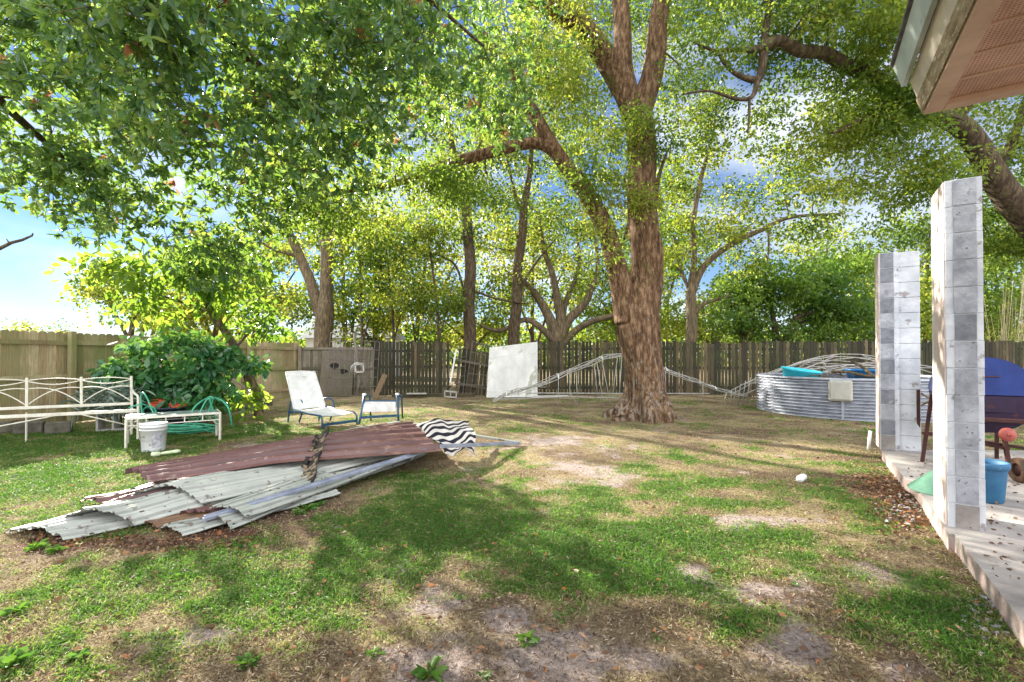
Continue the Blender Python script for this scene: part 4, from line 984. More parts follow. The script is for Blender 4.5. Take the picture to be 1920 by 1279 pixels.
# striped cloth
n = 60; m_ = 44
cA = P(780, 816, .34); cB = P(880, 792, .30); cC = P(896, 856, .04); cD = P(832, 852, .10)
def cz(s, t):
    p = (cA * (1 - s) + cB * s) * (1 - t) + (cD * (1 - s) + cC * s) * t
    f = .05 * math.sin(s * 7 + t * 3) * (0.45 + t) + .010 * math.sin(s * 23 - t * 9 + 1) + .022 * math.sin(t * 9 - s * 3)
    p = p + UP * (.13 * math.sin(math.pi * min(1, s * .8 + .25)) * (1 - t) ** .8 + f * .8 + .03) + Vector((.03 * math.sin(t * 9 + s * 3), -.04 * math.sin(s * 12 + 1), 0))
    p.z = max(p.z, .03); return p
V = [cz(i / n, j / m_) for i in range(n + 1) for j in range(m_ + 1)]
U = [(j / m_) * 1.0 + .22 * i / n + .02 * math.sin(i / n * 9) for i in range(n + 1) for j in range(m_ + 1)]
V2 = V + [v_ - UP * .006 for v_ in V]; kk = len(V)
FFc = []
for i in range(n):
    for j in range(m_):
        a = i * (m_ + 1) + j; FFc += [(a, a + 1, a + m_ + 2, a + m_ + 1), (kk + a, kk + a + m_ + 1, kk + a + m_ + 2, kk + a + 1)]
o = np_mesh('striped_cloth', np.array([tuple(v_) for v_ in V2]), np.array(FFc), M_cloth, None, None, True, {'u': U + U}); tag(o, 'black and white striped cloth crumpled over right end of roofing heap', 'cloth')

# ------------------------------------------------------------------ foliage machinery
def rot_basis(d):
    """orthonormal sideways vectors for an (n,3) array of directions"""
    r = RNG.normal(size=d.shape); s = np.cross(d, r); s /= np.linalg.norm(s, axis=1, keepdims=True) + 1e-9
    return s, np.cross(s, d)
def leaf_arrays(p, d, L, Wd, fold=.25, six=False, droop=.15):
    d = d / (np.linalg.norm(d, axis=1, keepdims=True) + 1e-9); s, nrm = rot_basis(d); n = len(p)
    L = L[:, None]; Wd = Wd[:, None]; dn = np.array([0, 0, -1.0]) * droop
    tip = p + d * L + dn * L
    if not six:
        V = np.stack([p, p + d * L * .5 + s * Wd + nrm * Wd * fold, tip, p + d * L * .5 - s * Wd + nrm * Wd * fold], 1).reshape(-1, 3)
        Fc = np.arange(n * 4).reshape(-1, 4); return V, Fc, 1
    V = np.stack([p, p + d * L * .30 + s * Wd * .75 + nrm * Wd * fold, p + d * L * .68 + s * Wd + nrm * Wd * fold + dn * L * .4, tip,
                  p + d * L * .68 - s * Wd + nrm * Wd * fold + dn * L * .4, p + d * L * .30 - s * Wd * .75 + nrm * Wd * fold], 1).reshape(-1, 3)
    b = np.arange(n)[:, None] * 6
    Fc = np.concatenate([b + np.array([[0, 1, 2, 3]]), b + np.array([[0, 3, 4, 5]])], 1).reshape(-1, 4); return V, Fc, 2
def n3(p, sc, seed):
    r = np.random.default_rng(seed); v = 0
    for k in range(7):
        w = r.normal(size=3); w /= np.linalg.norm(w); v = v + np.sin((p @ w) * sc * (1 + .35 * k) + r.uniform(0, 6.28))
    return v / 7
def blob_pts(blobs, rng, clump=.0, csc=1.6, seed=0):
    out = []
    for (px, py, d, rx, ry, rd, n) in blobs:
        c = np.array(Q(px, py, d)); r = np.array([rx * d / F, rd, ry * d / F])
        k = int(n * (1.9 if clump > -1 else 1)); q = rng.normal(size=(k, 3)); q /= np.linalg.norm(q, axis=1, keepdims=True)
        q *= rng.uniform(0.05, 1, size=(k, 1)) ** (1 / 2.4); pts = c + q * r
        v = n3(pts, csc, seed); order = v > np.quantile(v, .45); out.append(pts[order])
    return np.concatenate(out)
BACK = 1.35
def make_tree(name, label, paths, blobs, leaf=(.12, .03), per=26, cl=.38, mat=M_leaf_oak, bark=M_bark2, base=None, cat='tree', group=None, nbranch=60, sides=10,
              six=False, seed=1, whorl=0, rfun=None, csc=1.6, btw=.9, bright=0.0, twig=True, brown=0.0, wob=.45):
    rng = np.random.default_rng(seed); rn = random.Random(seed)
    mb = MB(); nodes = []
    P0 = None
    for pi, path in enumerate(paths):
        pts = [(*Q(a[0], a[1], a[2]), a[3]) if a[1] is not None else (a[0], a[2], a[3], a[4]) for a in path]
        sp_ = curve_pts(pts, 16 if rfun and pi == 0 else 7)
        ph_ = rn.uniform(0, 6)
        for q_, p in enumerate(sp_):
            k_ = min(.09, p[3] * (wob * .35 if group else wob)) * min(1, q_ / 8); p[0] += k_ * math.sin(p[2] * 2.3 + p[0] * 1.7 + ph_); p[1] += k_ * math.sin(p[2] * 1.9 + ph_ * 2 + p[0] * 2.1); p[2] += k_ * .7 * math.sin(p[0] * 3.1 + ph_)
        if P0 is None: P0 = Vector(sp_[0][:3])
        mb.tube([Vector(p[:3]) for p in sp_], [p[3] for p in sp_], sides if pi else int(sides * (3.4 if rfun else 1.6)), rf=(rfun if pi == 0 else (lambda a, t, p: 1 + .08 * math.sin(3 * a + p.z * 3) + .05 * math.sin(7 * a + p.z * 5))))
        for p in sp_[len(sp_) // 3 if pi == 0 else 0:]: nodes.append((Vector(p[:3]), p[3]))
    root = thing(name, label, cat, (P0.x, P0.y, min(P0.z, 0.0) if P0.z < 1 else 0), 0, group)
    if group: blobs = [(*b_[:6], int(b_[6] * BACK)) for b_ in blobs]; leaf = (leaf[0] * 1.15, leaf[1] * 1.22); cl = cl * .9
    cen = blob_pts(blobs, rng, seed=seed, csc=csc)
    cen = cen[cen[:, 2] > .15]
    # branches towards a sample of the clusters
    bm_ = MB(); sel = list(range(len(cen))); rn.shuffle(sel); sel = sel[:nbranch]
    sel.sort(key=lambda i: min((Vector(cen[i]) - q[0]).length for q in nodes))
    NP = np.array([tuple(q[0]) for q in nodes]); NRd = [q[1] for q in nodes]
    for i in sel:
        c = cen[i]; dist = np.linalg.norm(NP - c, axis=1) ; pen = dist + (NP[:, 2] > c[2] + .3) * .5
        k = int(np.argmin(pen)); a = Vector(NP[k]); b = Vector(c); L = (b - a).length
        if L < .25 or L > 7: continue
        r0 = min(NRd[k] * .55, .012 + .017 * L); r0 = max(r0, .006)
        side = Vector((rn.uniform(-1, 1), rn.uniform(-1, 1), rn.uniform(-.3, .9))) * L * .16
        pts = [a, a.lerp(b, .3) + side * .8, a.lerp(b, .65) + side * .7 + Vector((rn.uniform(-1, 1), rn.uniform(-1, 1), rn.uniform(-1, 1))) * L * .05, b]
        sp_ = curve_pts([tuple(p) for p in pts], 3); rad = [r0 * (1 - .75 * j / (len(sp_) - 1)) for j in range(len(sp_))]
        bm_.tube([Vector(p) for p in sp_], rad, 5, cap=False)
        NP = np.concatenate([NP, np.array(sp_[2:])]); NRd += rad[2:]
    if bm_.v:
        b0 = len(mb.v); mb.v += bm_.v; mb.f += [tuple(b0 + i for i in f) for f in bm_.f]; mb.r += bm_.r; mb.sm += bm_.sm; mb.mi += bm_.mi
    mb.build('trunk', bark, root)
    # leaves
    n = len(cen); cnt = rng.poisson(per, n).clip(3)
    ci = np.repeat(np.arange(n), cnt); N = len(ci)
    crad = cl * rng.uniform(.6, 1.3, n)
    if whorl:
        nt_ = max(1, int(per / whorl)); ti = np.repeat(np.arange(n), nt_); off = rng.normal(size=(len(ti), 3)) * crad[ti][:, None] * .6; tips = cen[ti] + off
        wi = np.repeat(np.arange(len(ti)), whorl); N = len(wi); base_ = tips[wi] + rng.normal(size=(N, 3)) * .012
        ax_ = off / (np.linalg.norm(off, axis=1, keepdims=True) + 1e-6) + rng.normal(size=off.shape) * .4
        rd = rng.normal(size=(N, 3)); d = ax_[wi] * .7 + rd * .8 + np.array([0, 0, -.1]); crnd = rng.uniform(0, 1, len(ti))[wi]
        val = .5 * crnd + .42 * rng.uniform(0, 1, N)
        br = rng.uniform(0, 1, len(ti)) < brown; val = np.where(br[wi], .965 + .03 * rng.uniform(0, 1, N), np.minimum(val, .92))
        tw = MB()
        if twig:
            for q in range(0, len(ti)):
                if rn.random() < .5: a = Vector(cen[ti[q]]); b = Vector(tips[q]); tw.tube([a, a.lerp(b, .5) + UP * .01, b], [.005, .004, .003], 3, cap=False)
            tw.build('twigs', bark, root)
    else:
        off = rng.normal(size=(N, 3)); off *= (crad[ci] / np.maximum(1.0, np.linalg.norm(off, axis=1)))[:, None]; off[:, 2] *= .6
        base_ = cen[ci] + off; d = off * 1.2 + rng.normal(size=(N, 3)) * crad[ci][:, None] * .8 + np.array([0, 0, -.12])
        val = .68 * np.clip(.5 + .9 * n3(cen, 1.1, seed + 5) + rng.normal(size=n) * .22, 0, 1)[ci] + .32 * rng.uniform(0, 1, N)
    val = np.clip(val + bright, 0, 1)
    L = leaf[0] * (rng.uniform(.45, 1.35, N) if whorl else rng.uniform(.65, 1.25, N)); Wd = leaf[1] * rng.uniform(.75, 1.2, N)
    V, Fc, k = leaf_arrays(base_, d, L, Wd, six=six)
    inv = np.array(root.location); V = V - inv
    np_mesh('crown', V, Fc, mat, root, np.repeat(val, k))
    print(name, 'leaves', N)
    return root

# --- main oak
def ridge(a, z, r, amp=.05):
    """deep broken furrows running up the trunk"""
    u_ = a / (2 * math.pi) * 15 + 1.2 * float(vnoise(z * 1.3 + 7, a * 1.5, 1.0, 5)); v1_ = float(vnoise(u_, z * 1.1, 1.0, 21)); v2_ = float(vnoise(u_ * 2.3, z * 3.4, 1.0, 31))
    return amp * (abs(v1_ - .5) * 2 - .45) + amp * .55 * (v2_ - .5)
def flare(a, t, p):
    z = p.z; f = 1 + math.exp(-max(z, 0) / .26) * (.38 + .22 * math.sin(3 * a + 1) + .20 * math.sin(7 * a + 2) + .14 * math.sin(11 * a + 4)) + .5 * math.exp(-max(z, 0) / .09) * max(0, math.sin(4 * a + .7)) ** 2
    return f + .04 * math.sin(3 * a + z * 1.2) + ridge(a, z, 1, .10)
OD = 10.15
make_tree('oak_tree', 'massive old oak with thick furrowed trunk in middle of lawn',
    [[(1208, 792, OD, .48), (1207, 775, OD, .47), (1206, 750, OD, .43), (1204, 700, OD, .41), (1202, 650, OD, .42), (1200, 600, OD, .46), (1202, 560, OD, .42), (1210, 500, OD, .345), (1207, 400, OD, .31), (1204, 300, OD, .31), (1196, 225, OD, .31), (1190, 190, OD, .29)],
     [(1180, 600, OD - .05, .34), (1160, 530, OD - .1, .23), (1140, 440, OD - .2, .19), (1095, 355, OD - .35, .17), (1045, 285, OD - .5, .15), (1000, 210, OD - .7, .13), (960, 140, OD - 1, .10), (900, 60, OD - 1.3, .07)],
     [(1190, 215, OD, .28), (1160, 150, OD - .1, .24), (1110, 70, OD - .4, .22), (1040, 15, OD - .8, .20), (960, -40, OD - 1.2, .17), (860, -120, OD - 1.6, .12)],
     [(1188, 205, OD, .24), (1166, 110, OD + .1, .20), (1165, 0, OD + .2, .17), (1150, -150, OD + .3, .12), (1130, -300, OD + .5, .07)],
     [(1200, 215, OD, .26), (1222, 130, OD, .22), (1240, 20, OD - .1, .19), (1265, -90, OD - .2, .15), (1300, -220, OD - .3, .09)],
     [(1040, 285, OD - .5, .12), (1000, 268, OD - .6, .12), (900, 290, OD - .8, .11), (820, 315, OD - 1, .09), (740, 345, OD - 1.2, .06), (640, 360, OD - 1.5, .045), (540, 390, OD - 1.8, .03)],
     [(1225, 400, OD, .05), (1236, 330, OD - .1, .04), (1250, 290, OD - .2, .025)],
     [(1170, 450, OD - .35, .03), (1180, 400, OD - .5, .025), (1170, 330, OD - .6, .015)]],
    [(1000, 90, 9.6, 120, 130, 1.6, 150), (1120, 40, 12.0, 170, 90, 1.4, 150), (1300, 0, 10.5, 130, 90, 2.4, 130), (1290, 160, 11.5, 70, 70, 1.2, 34), (1090, 160, 11.5, 80, 80, 1.4, 60), (1180, 260, 9.9, 70, 60, .8, 46), (1110, 330, 9.7, 70, 60, .8, 40), (1195, 390, 9.7, 50, 40, .5, 16),
     (900, 345, 10.0, 150, 50, .8, 60), (880, 250, 10.2, 110, 40, .7, 30), (760, 360, 9.0, 140, 60, 1.2, 80), (620, 390, 8.4, 120, 60, 1.2, 70), (1100, -250, 10, 500, 170, 4, 330), (1120, 460, 9.7, 40, 60, .5, 14), (1050, 200, 9.6, 60, 70, 1, 30), (1235, 300, 9.8, 30, 60, .4, 9)],
    leaf=(.095, .022), per=44, cl=.33, bark=M_bark, nbranch=190, sides=26, seed=3, rfun=flare, wob=.12)

# --- overhanging laurel oak, upper left; its trunk stands left behind the viewer
make_tree('overhanging_tree', 'dense glossy canopy overhanging top left with scattered brown leaf clusters',
    [[(-7.6, None, -4.0, -.05, .36), (-7.4, None, -3.8, 1.5, .32), (-7.0, None, -3.2, 3.0, .30), (-6.2, None, -1.2, 4.6, .24), (-5.0, None, 1.4, 5.5, .16), (-4.2, None, 3.6, 5.7, .09), (-3.4, None, 5.6, 5.2, .055), (-2.6, None, 7.0, 4.6, .035)],
     [(-4.6, None, 2.5, 5.5, .10), (-3.2, None, 4.0, 6.0, .06), (-1.6, None, 5.4, 6.0, .035), (-.4, None, 6.6, 5.8, .02)],
     [(-5.0, None, 1.4, 5.4, .12), (-5.6, None, 3.4, 5.2, .09), (-6.2, None, 5.4, 4.6, .06), (-6.4, None, 6.6, 4.2, .03)]],
    [(200, 210, 6.3, 190, 190, 1.3, 235), (420, 170, 5.4, 230, 170, 1.2, 260), (640, 130, 6.2, 210, 160, 1.4, 235), (820, 80, 6.8, 170, 120, 1.3, 150), (330, 400, 7.2, 190, 100, 1.2, 120), (120, 60, 6.0, 110, 100, 1.2, 90),
     (560, 300, 6.8, 170, 90, 1.2, 90), (330, 20, 4.4, 260, 60, .9, 80), (640, 0, 4.8, 260, 60, 1, 80), (390, 480, 8.2, 100, 60, 1.0, 34), (930, 190, 7.4, 80, 80, 1, 40), (110, 330, 6.8, 100, 90, 1, 70), (470, -160, 5, 500, 130, 2.4, 140), (960, 60, 7.4, 90, 90, 1, 50)],
    leaf=(.115, .022), per=27, cl=.26, mat=M_leaf_near, bark=M_bark3, nbranch=200, sides=10, six=True, seed=5, whorl=9, brown=.013, csc=2.6)

# --- right oak limb reaching in from off the right edge
make_tree('oak_tree', 'spreading oak whose mossy limb arches in from the right edge',
    [[(12.0, None, 9.2, -.05, .55), (11.8, None, 9.2, 1.2, .45), (11.3, None, 9.1, 2.6, .40), (1925, 425, 8.9, .26), (1862, 345, 8.7, .215), (1805, 262, 8.5, .18), (1745, 222, 8.3, .145), (1690, 195, 8.2, .13), (1640, 150, 8.1, .12), (1590, 125, 8, .115), (1545, 92, 7.9, .10), (1500, 90, 7.8, .10), (1465, 80, 7.7, .085), (1432, 96, 7.7, .08)],
     [(1450, 84, 7.7, .08), (1410, 90, 7.6, .05), (1370, 92, 7.5, .035), (1335, 95, 7.4, .025), (1300, 80, 7.4, .015)],
     [(1432, 95, 7.7, .07), (1428, 130, 7.7, .065), (1418, 150, 7.7, .06), (1385, 140, 7.6, .04), (1360, 120, 7.6, .03), (1345, 95, 7.6, .02)],
     [(1432, 95, 7.7, .07), (1432, 50, 7.7, .055), (1445, 0, 7.7, .045), (1470, -60, 7.7, .03)],
     [(1420, 148, 7.7, .05), (1410, 180, 7.6, .035), (1380, 184, 7.6, .03), (1330, 170, 7.5, .02), (1280, 178, 7.4, .012)],
     [(1405, 182, 7.6, .025), (1404, 215, 7.6, .018), (1402, 250, 7.6, .012)],
     [(1780, 240, 8.4, .12), (1830, 150, 8.2, .10), (1850, 20, 8.0, .08), (1840, -100, 7.8, .05)],
     [(1700, 195, 8.2, .08), (1640, 215, 8.1, .06), (1600, 235, 8.0, .04), (1560, 250, 8.0, .02)],
     [(1860, 345, 8.7, .10), (1900, 260, 8.8, .08), (1930, 180, 8.8, .06)]],
    [(1560, 50, 7.9, 150, 100, 1.3, 150), (1660, 130, 8.1, 120, 90, 1.2, 130), (1600, 220, 7.9, 100, 40, .5, 24), (1780, 320, 8.1, 70, 60, .4, 24), (1480, 200, 8.6, 90, 60, 1, 22), (1430, 0, 7.6, 160, 50, 1.2, 60), (1840, 230, 8.8, 130, 130, 1.3, 150), (1640, 280, 8.4, 110, 80, 1.0, 70), (1880, 420, 9.2, 90, 100, 1, 80), (1720, 330, 8.9, 80, 60, 1, 34),
     (1600, -160, 7.8, 420, 130, 2.4, 230), (1340, 130, 7.5, 80, 70, .6, 18), (1450, 40, 8.4, 110, 60, .8, 50), (1690, 60, 8.4, 90, 80, .8, 50), (1580, 300, 8.8, 90, 60, .8, 34), (1700, 400, 9, 70, 60, .8, 26), (1700, 220, 8.4, 120, 70, 1, 70), (1790, 420, 9.5, 60, 70, .8, 24)],
    leaf=(.08, .021), per=46, cl=.26, mat=M_leaf_oak, bark=M_bark3, nbranch=230, sides=12, seed=8, wob=.6)

# --- small leaning broad-leaved tree by the left fence
make_tree('small_tree', 'slender leaning tree with broad leaves beside the left fence',
    [[(486, 782, 10.0, .10), (478, 740, 10.0, .085), (455, 690, 9.95, .08), (432, 640, 9.9, .075), (400, 590, 9.7, .07), (380, 545, 9.5, .06), (370, 500, 9.3, .045), (340, 440, 9.0, .03)],
     [(400, 590, 9.7, .035), (350, 570, 9.3, .025), (290, 550, 8.9, .018), (220, 520, 8.6, .012)], [(440, 655, 9.9, .03), (480, 610, 10.2, .025), (520, 580, 10.4, .015)]],
    [(215, 505, 8.4, 95, 50, .7, 22), (330, 500, 8.8, 90, 60, .8, 30), (420, 510, 9.6, 80, 50, .8, 24), (480, 595, 10, 60, 40, .6, 14), (300, 590, 8.9, 50, 25, .6, 8), (472, 735, 9.8, 20, 45, .2, 9), (400, 560, 9.4, 50, 30, .5, 8)],
    leaf=(.18, .04), per=20, cl=.28, mat=M_leaf_small, bark=M_bark2, nbranch=60, sides=8, six=True, seed=12, csc=2.5)
# --- shrub
sh = make_tree('broad_leaf_shrub', 'dense dark green shrub with large glossy leaves before left fence',
    [[(330, 790, 9.2, .04), (320, 740, 9.2, .035), (300, 690, 9.1, .02)], [(350, 790, 9.2, .04), (360, 730, 9.3, .03), (390, 680, 9.4, .02)]],
    [(330, 672, 9.1, 80, 42, .5, 30), (285, 715, 8.9, 70, 40, .4, 24), (390, 715, 9.3, 60, 60, .4, 26), (350, 755, 9.1, 80, 30, .4, 24), (240, 695, 9.0, 40, 25, .3, 7), (435, 680, 9.5, 40, 30, .3, 6), (262, 650, 9.1, 16, 22, .2, 4), (325, 632, 9.1, 20, 24, .2, 5), (372, 645, 9.2, 26, 24, .3, 6), (440, 655, 9.5, 18, 20, .2, 4), (205, 705, 8.9, 22, 16, .2, 3), (470, 700, 9.5, 20, 30, .2, 4)],
    leaf=(.18, .043), per=24, cl=.20, mat=M_leaf_big, bark=M_bark3, nbranch=60, sides=6, six=True, seed=15, cat='shrub', csc=4)
# grey strappy plant
root = thing('spiky_plant', 'grey green spiky plant behind the bench near left fence post', 'plant', P(215, 800))
rng = np.random.default_rng(4); N = 420
pb = np.array([tuple(Q(200 + rng.uniform(-42, 52), rng.uniform(725, 775), 8.3)) for _ in range(N)]); pb[:, 1] += rng.uniform(-.3, .3, N)
d = rng.normal(size=(N, 3)) * .6 + np.array([0, -.1, .45]); V, Fc, k = leaf_arrays(pb, d, rng.uniform(.12, .32, N), rng.uniform(.008, .016, N), six=True, droop=.3)
np_mesh('leaf_blades', V - np.array(root.location), Fc, M_leaf_grey, root, np.repeat(rng.uniform(0, 1, N), k))
m = MB()
for k in range(6): m.tube([P(215, 800) + Vector((k * .05 - .1, .1, 0)), Q(190 + k * 12, 750, 8.35)], .012, 5)
m.build('stem', M_bark2, root)

# --- trees beyond the fence
G = 'trees growing beyond the back fence'
DT = 19.0
make_tree('twin_trunk_tree', 'thick forked tree with vine scarred trunk beyond the corner of fence',
    [[(608, 740, DT, .40), (608, 700, DT, .38), (607, 640, DT, .36), (608, 590, DT, .36), (612, 550, DT, .26), (612, 490, DT, .24), (606, 440, DT, .20), (600, 380, DT, .15), (590, 300, DT, .10), (585, 220, DT, .06)],
     [(602, 590, DT, .26), (588, 545, DT, .22), (570, 500, DT, .2), (548, 455, DT, .17), (530, 400, DT, .12), (500, 330, DT, .07)], [(612, 470, DT, .16), (640, 420, DT, .14), (668, 380, DT, .11), (700, 320, DT, .08), (730, 250, DT, .05)],
     [(560, 480, DT, .08), (520, 470, DT - .4, .06), (490, 455, DT - .8, .03)]],
    [(560, 330, DT, 140, 80, 1.6, 34), (680, 300, DT, 120, 90, 1.5, 34), (600, 200, DT, 160, 80, 2.2, 52), (520, 450, DT, 70, 50, 1.2, 16), (690, 470, DT, 60, 50, 1.2, 18), (560, 580, DT, 60, 40, 1.2, 14)],
    leaf=(.13, .038), per=34, cl=.5, mat=M_leaf_back, bark=M_bark2, nbranch=90, seed=21, csc=2.2, group=G)
make_tree('tall_tree', 'tall straight bare trunk with cut fork left of white board, beyond fence',
    [[(879, 745, 18, .26), (880, 690, 18, .25), (880, 600, 18, .23), (881, 520, 18, .22), (878, 440, 18, .21), (872, 380, 18, .21), (862, 335, 18, .16), (845, 250, 18, .1), (830, 150, 18, .05)],
     [(872, 385, 18, .16), (884, 340, 18, .12), (900, 270, 18, .09), (910, 180, 18, .05)], [(872, 560, 18, .05), (855, 500, 18, .045), (820, 478, 17.9, .035), (770, 468, 17.8, .02)], [(888, 545, 18, .05), (930, 560, 18.2, .04), (990, 570, 18.4, .025)]],
    [(850, 220, 18, 130, 90, 2.4, 90), (780, 440, 18, 90, 60, 1.6, 44), (840, 330, 18, 80, 50, 1.5, 36), (930, 330, 18.4, 80, 70, 2, 40), (800, 560, 18, 60, 50, 1.2, 26)],
    leaf=(.12, .035), per=32, cl=.5, mat=M_leaf_back, bark=M_bark3, nbranch=70, seed=22, group=G)
make_tree('tall_tree', 'straight dark trunk right of the tall one with cut fork, behind white board',
    [[(962, 745, 18.6, .26), (962, 690, 18.6, .25), (966, 600, 18.6, .22), (972, 500, 18.6, .20), (982, 400, 18.6, .17), (990, 340, 18.6, .12), (1002, 240, 18.6, .07)], [(980, 410, 18.6, .08), (960, 340, 18.6, .06), (940, 250, 18.6, .04)], [(968, 560, 18.6, .06), (1000, 500, 18.6, .05), (1040, 450, 18.6, .03)]],
    [(980, 260, 18.6, 100, 80, 2.2, 60), (1020, 430, 18.8, 60, 50, 1.5, 26), (920, 440, 18.8, 60, 60, 1.5, 26), (960, 160, 18.6, 120, 70, 2, 60)],
    leaf=(.12, .035), per=32, cl=.5, mat=M_leaf_back, bark=M_bark3, nbranch=60, seed=23, group=G)
make_tree('sprawling_oak', 'low sprawling oak with many curving stems beyond fence left of main trunk',
    [[(1045, 745, 19.5, .34), (1045, 690, 19.5, .32), (1044, 640, 19.5, .30), (1030, 600, 19.5, .22), (1008, 560, 19.5, .16), (985, 530, 19.5, .10), (950, 510, 19.5, .05)],
     [(1048, 640, 19.5, .24), (1050, 590, 19.5, .2), (1040, 530, 19.4, .15), (1020, 470, 19.4, .1), (1010, 400, 19.4, .06)],
     [(1050, 640, 19.5, .22), (1068, 600, 19.6, .2), (1100, 560, 19.6, .15), (1120, 510, 19.6, .1), (1115, 440, 19.6, .06)],
     [(1052, 650, 19.5, .18), (1080, 620, 19.2, .15), (1115, 600, 19, .13), (1150, 590, 18.8, .10), (1200, 560, 18.6, .06)],
     [(1044, 650, 19.5, .2), (1020, 620, 19.2, .14), (985, 600, 19, .11), (940, 620, 18.8, .09), (900, 610, 18.6, .05)],
     [(1046, 640, 19.5, .15), (1060, 570, 19.8, .12), (1085, 500, 20, .08), (1080, 420, 20, .05)]],
    [(1050, 420, 19.6, 120, 80, 2.4, 80), (1110, 520, 20, 60, 60, 1.8, 26), (950, 540, 19.4, 70, 50, 1.6, 26), (1130, 640, 19.4, 60, 30, 1.6, 22), (1050, 300, 20, 140, 80, 2.5, 90)],
    leaf=(.12, .035), per=30, cl=.5, mat=M_leaf_back, bark=M_bark2, nbranch=90, seed=24, group=G)
make_tree('slender_tree', 'yellow trunked tree with long branch reaching right, beyond fence right of oak',
    [[(1296, 745, 18.2, .24), (1296, 690, 18.2, .23), (1295, 640, 18.2, .22), (1297, 560, 18.2, .20), (1300, 500, 18.2, .12), (1300, 430, 18.2, .10), (1310, 350, 18.2, .09), (1330, 280, 18.2, .06), (1345, 200, 18.2, .04)],
     [(1298, 550, 18.2, .14), (1320, 500, 18.1, .13), (1360, 465, 18, .11), (1430, 430, 17.9, .09), (1480, 408, 17.8, .07), (1580, 400, 17.7, .03)], [(1298, 600, 18.2, .1), (1320, 570, 18, .08), (1370, 555, 17.8, .05)], [(1298, 560, 18.2, .07), (1275, 500, 18.3, .05), (1262, 440, 18.4, .03)],
     [(1440, 428, 17.9, .04), (1440, 480, 17.9, .035), (1425, 540, 18, .03), (1400, 640, 18.2, .03)]],
    [(1300, 330, 18.2, 60, 100, 1.6, 62), (1450, 330, 18, 90, 70, 1.8, 60), (1560, 380, 18, 60, 50, 1.4, 30), (1370, 420, 18, 60, 60, 1.4, 34), (1262, 470, 18.4, 40, 70, 1.2, 34), (1500, 440, 18, 60, 30, 1.2, 22), (1390, 230, 18, 90, 60, 1.5, 40), (1290, 200, 18, 70, 60, 1.5, 36), (1530, 260, 18, 80, 60, 1.5, 30)],
    leaf=(.12, .036), per=32, cl=.46, mat=M_leaf_back, bark=M_bark2, nbranch=90, seed=25, group=G)
make_tree('bushy_tree', 'rounded dark green bushy tree beyond fence above the metal tank',
    [[(1470, 745, 18.5, .2), (1468, 690, 18.5, .18), (1455, 640, 18.5, .16), (1450, 600, 18.5, .1), (1440, 540, 18.5, .06)], [(1462, 660, 18.5, .12), (1490, 600, 18.4, .1), (1530, 585, 18.3, .07), (1570, 590, 18.2, .04)], [(1440, 690, 18.5, .08), (1470, 640, 18.4, .07), (1510, 600, 18.4, .04)]],
    [(1450, 540, 18.5, 100, 60, 1.8, 120), (1560, 560, 18.5, 90, 55, 1.8, 110), (1370, 580, 18.5, 50, 40, 1.4, 36), (1610, 600, 18.4, 50, 40, 1.4, 40), (1480, 620, 18.6, 110, 25, 1.4, 40), (1580, 500, 18.8, 60, 40, 1.4, 46)],
    leaf=(.12, .04), per=40, cl=.45, mat=M_leaf_dark, bark=M_bark3, nbranch=60, seed=26, group=G)
for i, (bx, lx, tx, h_, dd, lab) in enumerate(((683, 680, 675, 480, 18.0, 'thin sapling behind the narrow wire panel, beyond fence'), (820, 822, 800, 430, 17.6, 'thin curving sapling beyond fence left of the tall trunk with cut fork'),
                                             (1385, 1390, 1400, 500, 18.6, 'thin double sapling beyond fence under the bushy tree'), (735, 738, 725, 470, 19.2, 'slim young tree beyond dark fence between sapling pair'))):
    make_tree('sapling', lab, [[(bx, 745, dd, .07), (lx, 640, dd, .06), (lx - 3, 570, dd, .05), (tx, h_, dd, .03)], [(lx, 640, dd, .035), (lx + 16, 580, dd, .03), (lx + 30, 520, dd, .015)]],
              [(tx, h_, dd, 50, 70, 1.2, 34), (lx + 20, 560, dd, 45, 45, 1, 20)], leaf=(.12, .036), per=28, cl=.42, mat=M_leaf_back, bark=M_bark3, nbranch=26, seed=40 + i, sides=6, group=G)
# rows of bushy background trees
rg = random.Random(9)
kinds = [('pale yellow-green backlit tree', M_leaf_back), ('dark leafy tree', M_leaf_dark), ('olive green oak', M_leaf_oak)]
spots = [(250, 560, 24, 110, 60, 0, 'low backlit bushes above left fence beside leaning tree'), (420, 560, 23, 110, 90, 0, 'backlit yellow-green tree behind the leaning tree'), (700, 560, 25, 110, 90, 0, 'backlit yellow-green tree between forked tree and dark fence'),
         (880, 590, 26, 120, 60, 0, 'low backlit thicket behind tall straight trunk'), (1180, 560, 25, 110, 90, 2, 'olive crown directly behind the big oak trunk'), (1330, 590, 26, 100, 60, 0, 'backlit low thicket behind the slender branching tree'),
         (1660, 580, 24, 120, 70, 0, 'sunny green thicket behind far block column'), (1850, 560, 24, 130, 80, 2, 'olive thicket between columns and right edge'), (60, 620, 40, 110, 18, 0, 'distant low treetops above far left fence'),
         (640, 420, 27, 120, 90, 0, 'high backlit crown behind forked tree'), (800, 480, 28, 110, 110, 0, 'high backlit crown behind saplings'), (1000, 480, 29, 130, 120, 0, 'tall backlit crown behind the sprawling oak'), (1240, 420, 28, 110, 120, 2, 'tall olive crown right behind the oak limb'),
         (500, 500, 28, 100, 100, 0, 'backlit crown left of forked tree'), (1740, 480, 27, 120, 90, 2, 'tall olive crown behind far column top'), (1550, 480, 30, 110, 60, 0, 'pale crown above the dark bushy tree'), (1900, 430, 26, 110, 100, 1, 'dark crown at right edge behind near column')]
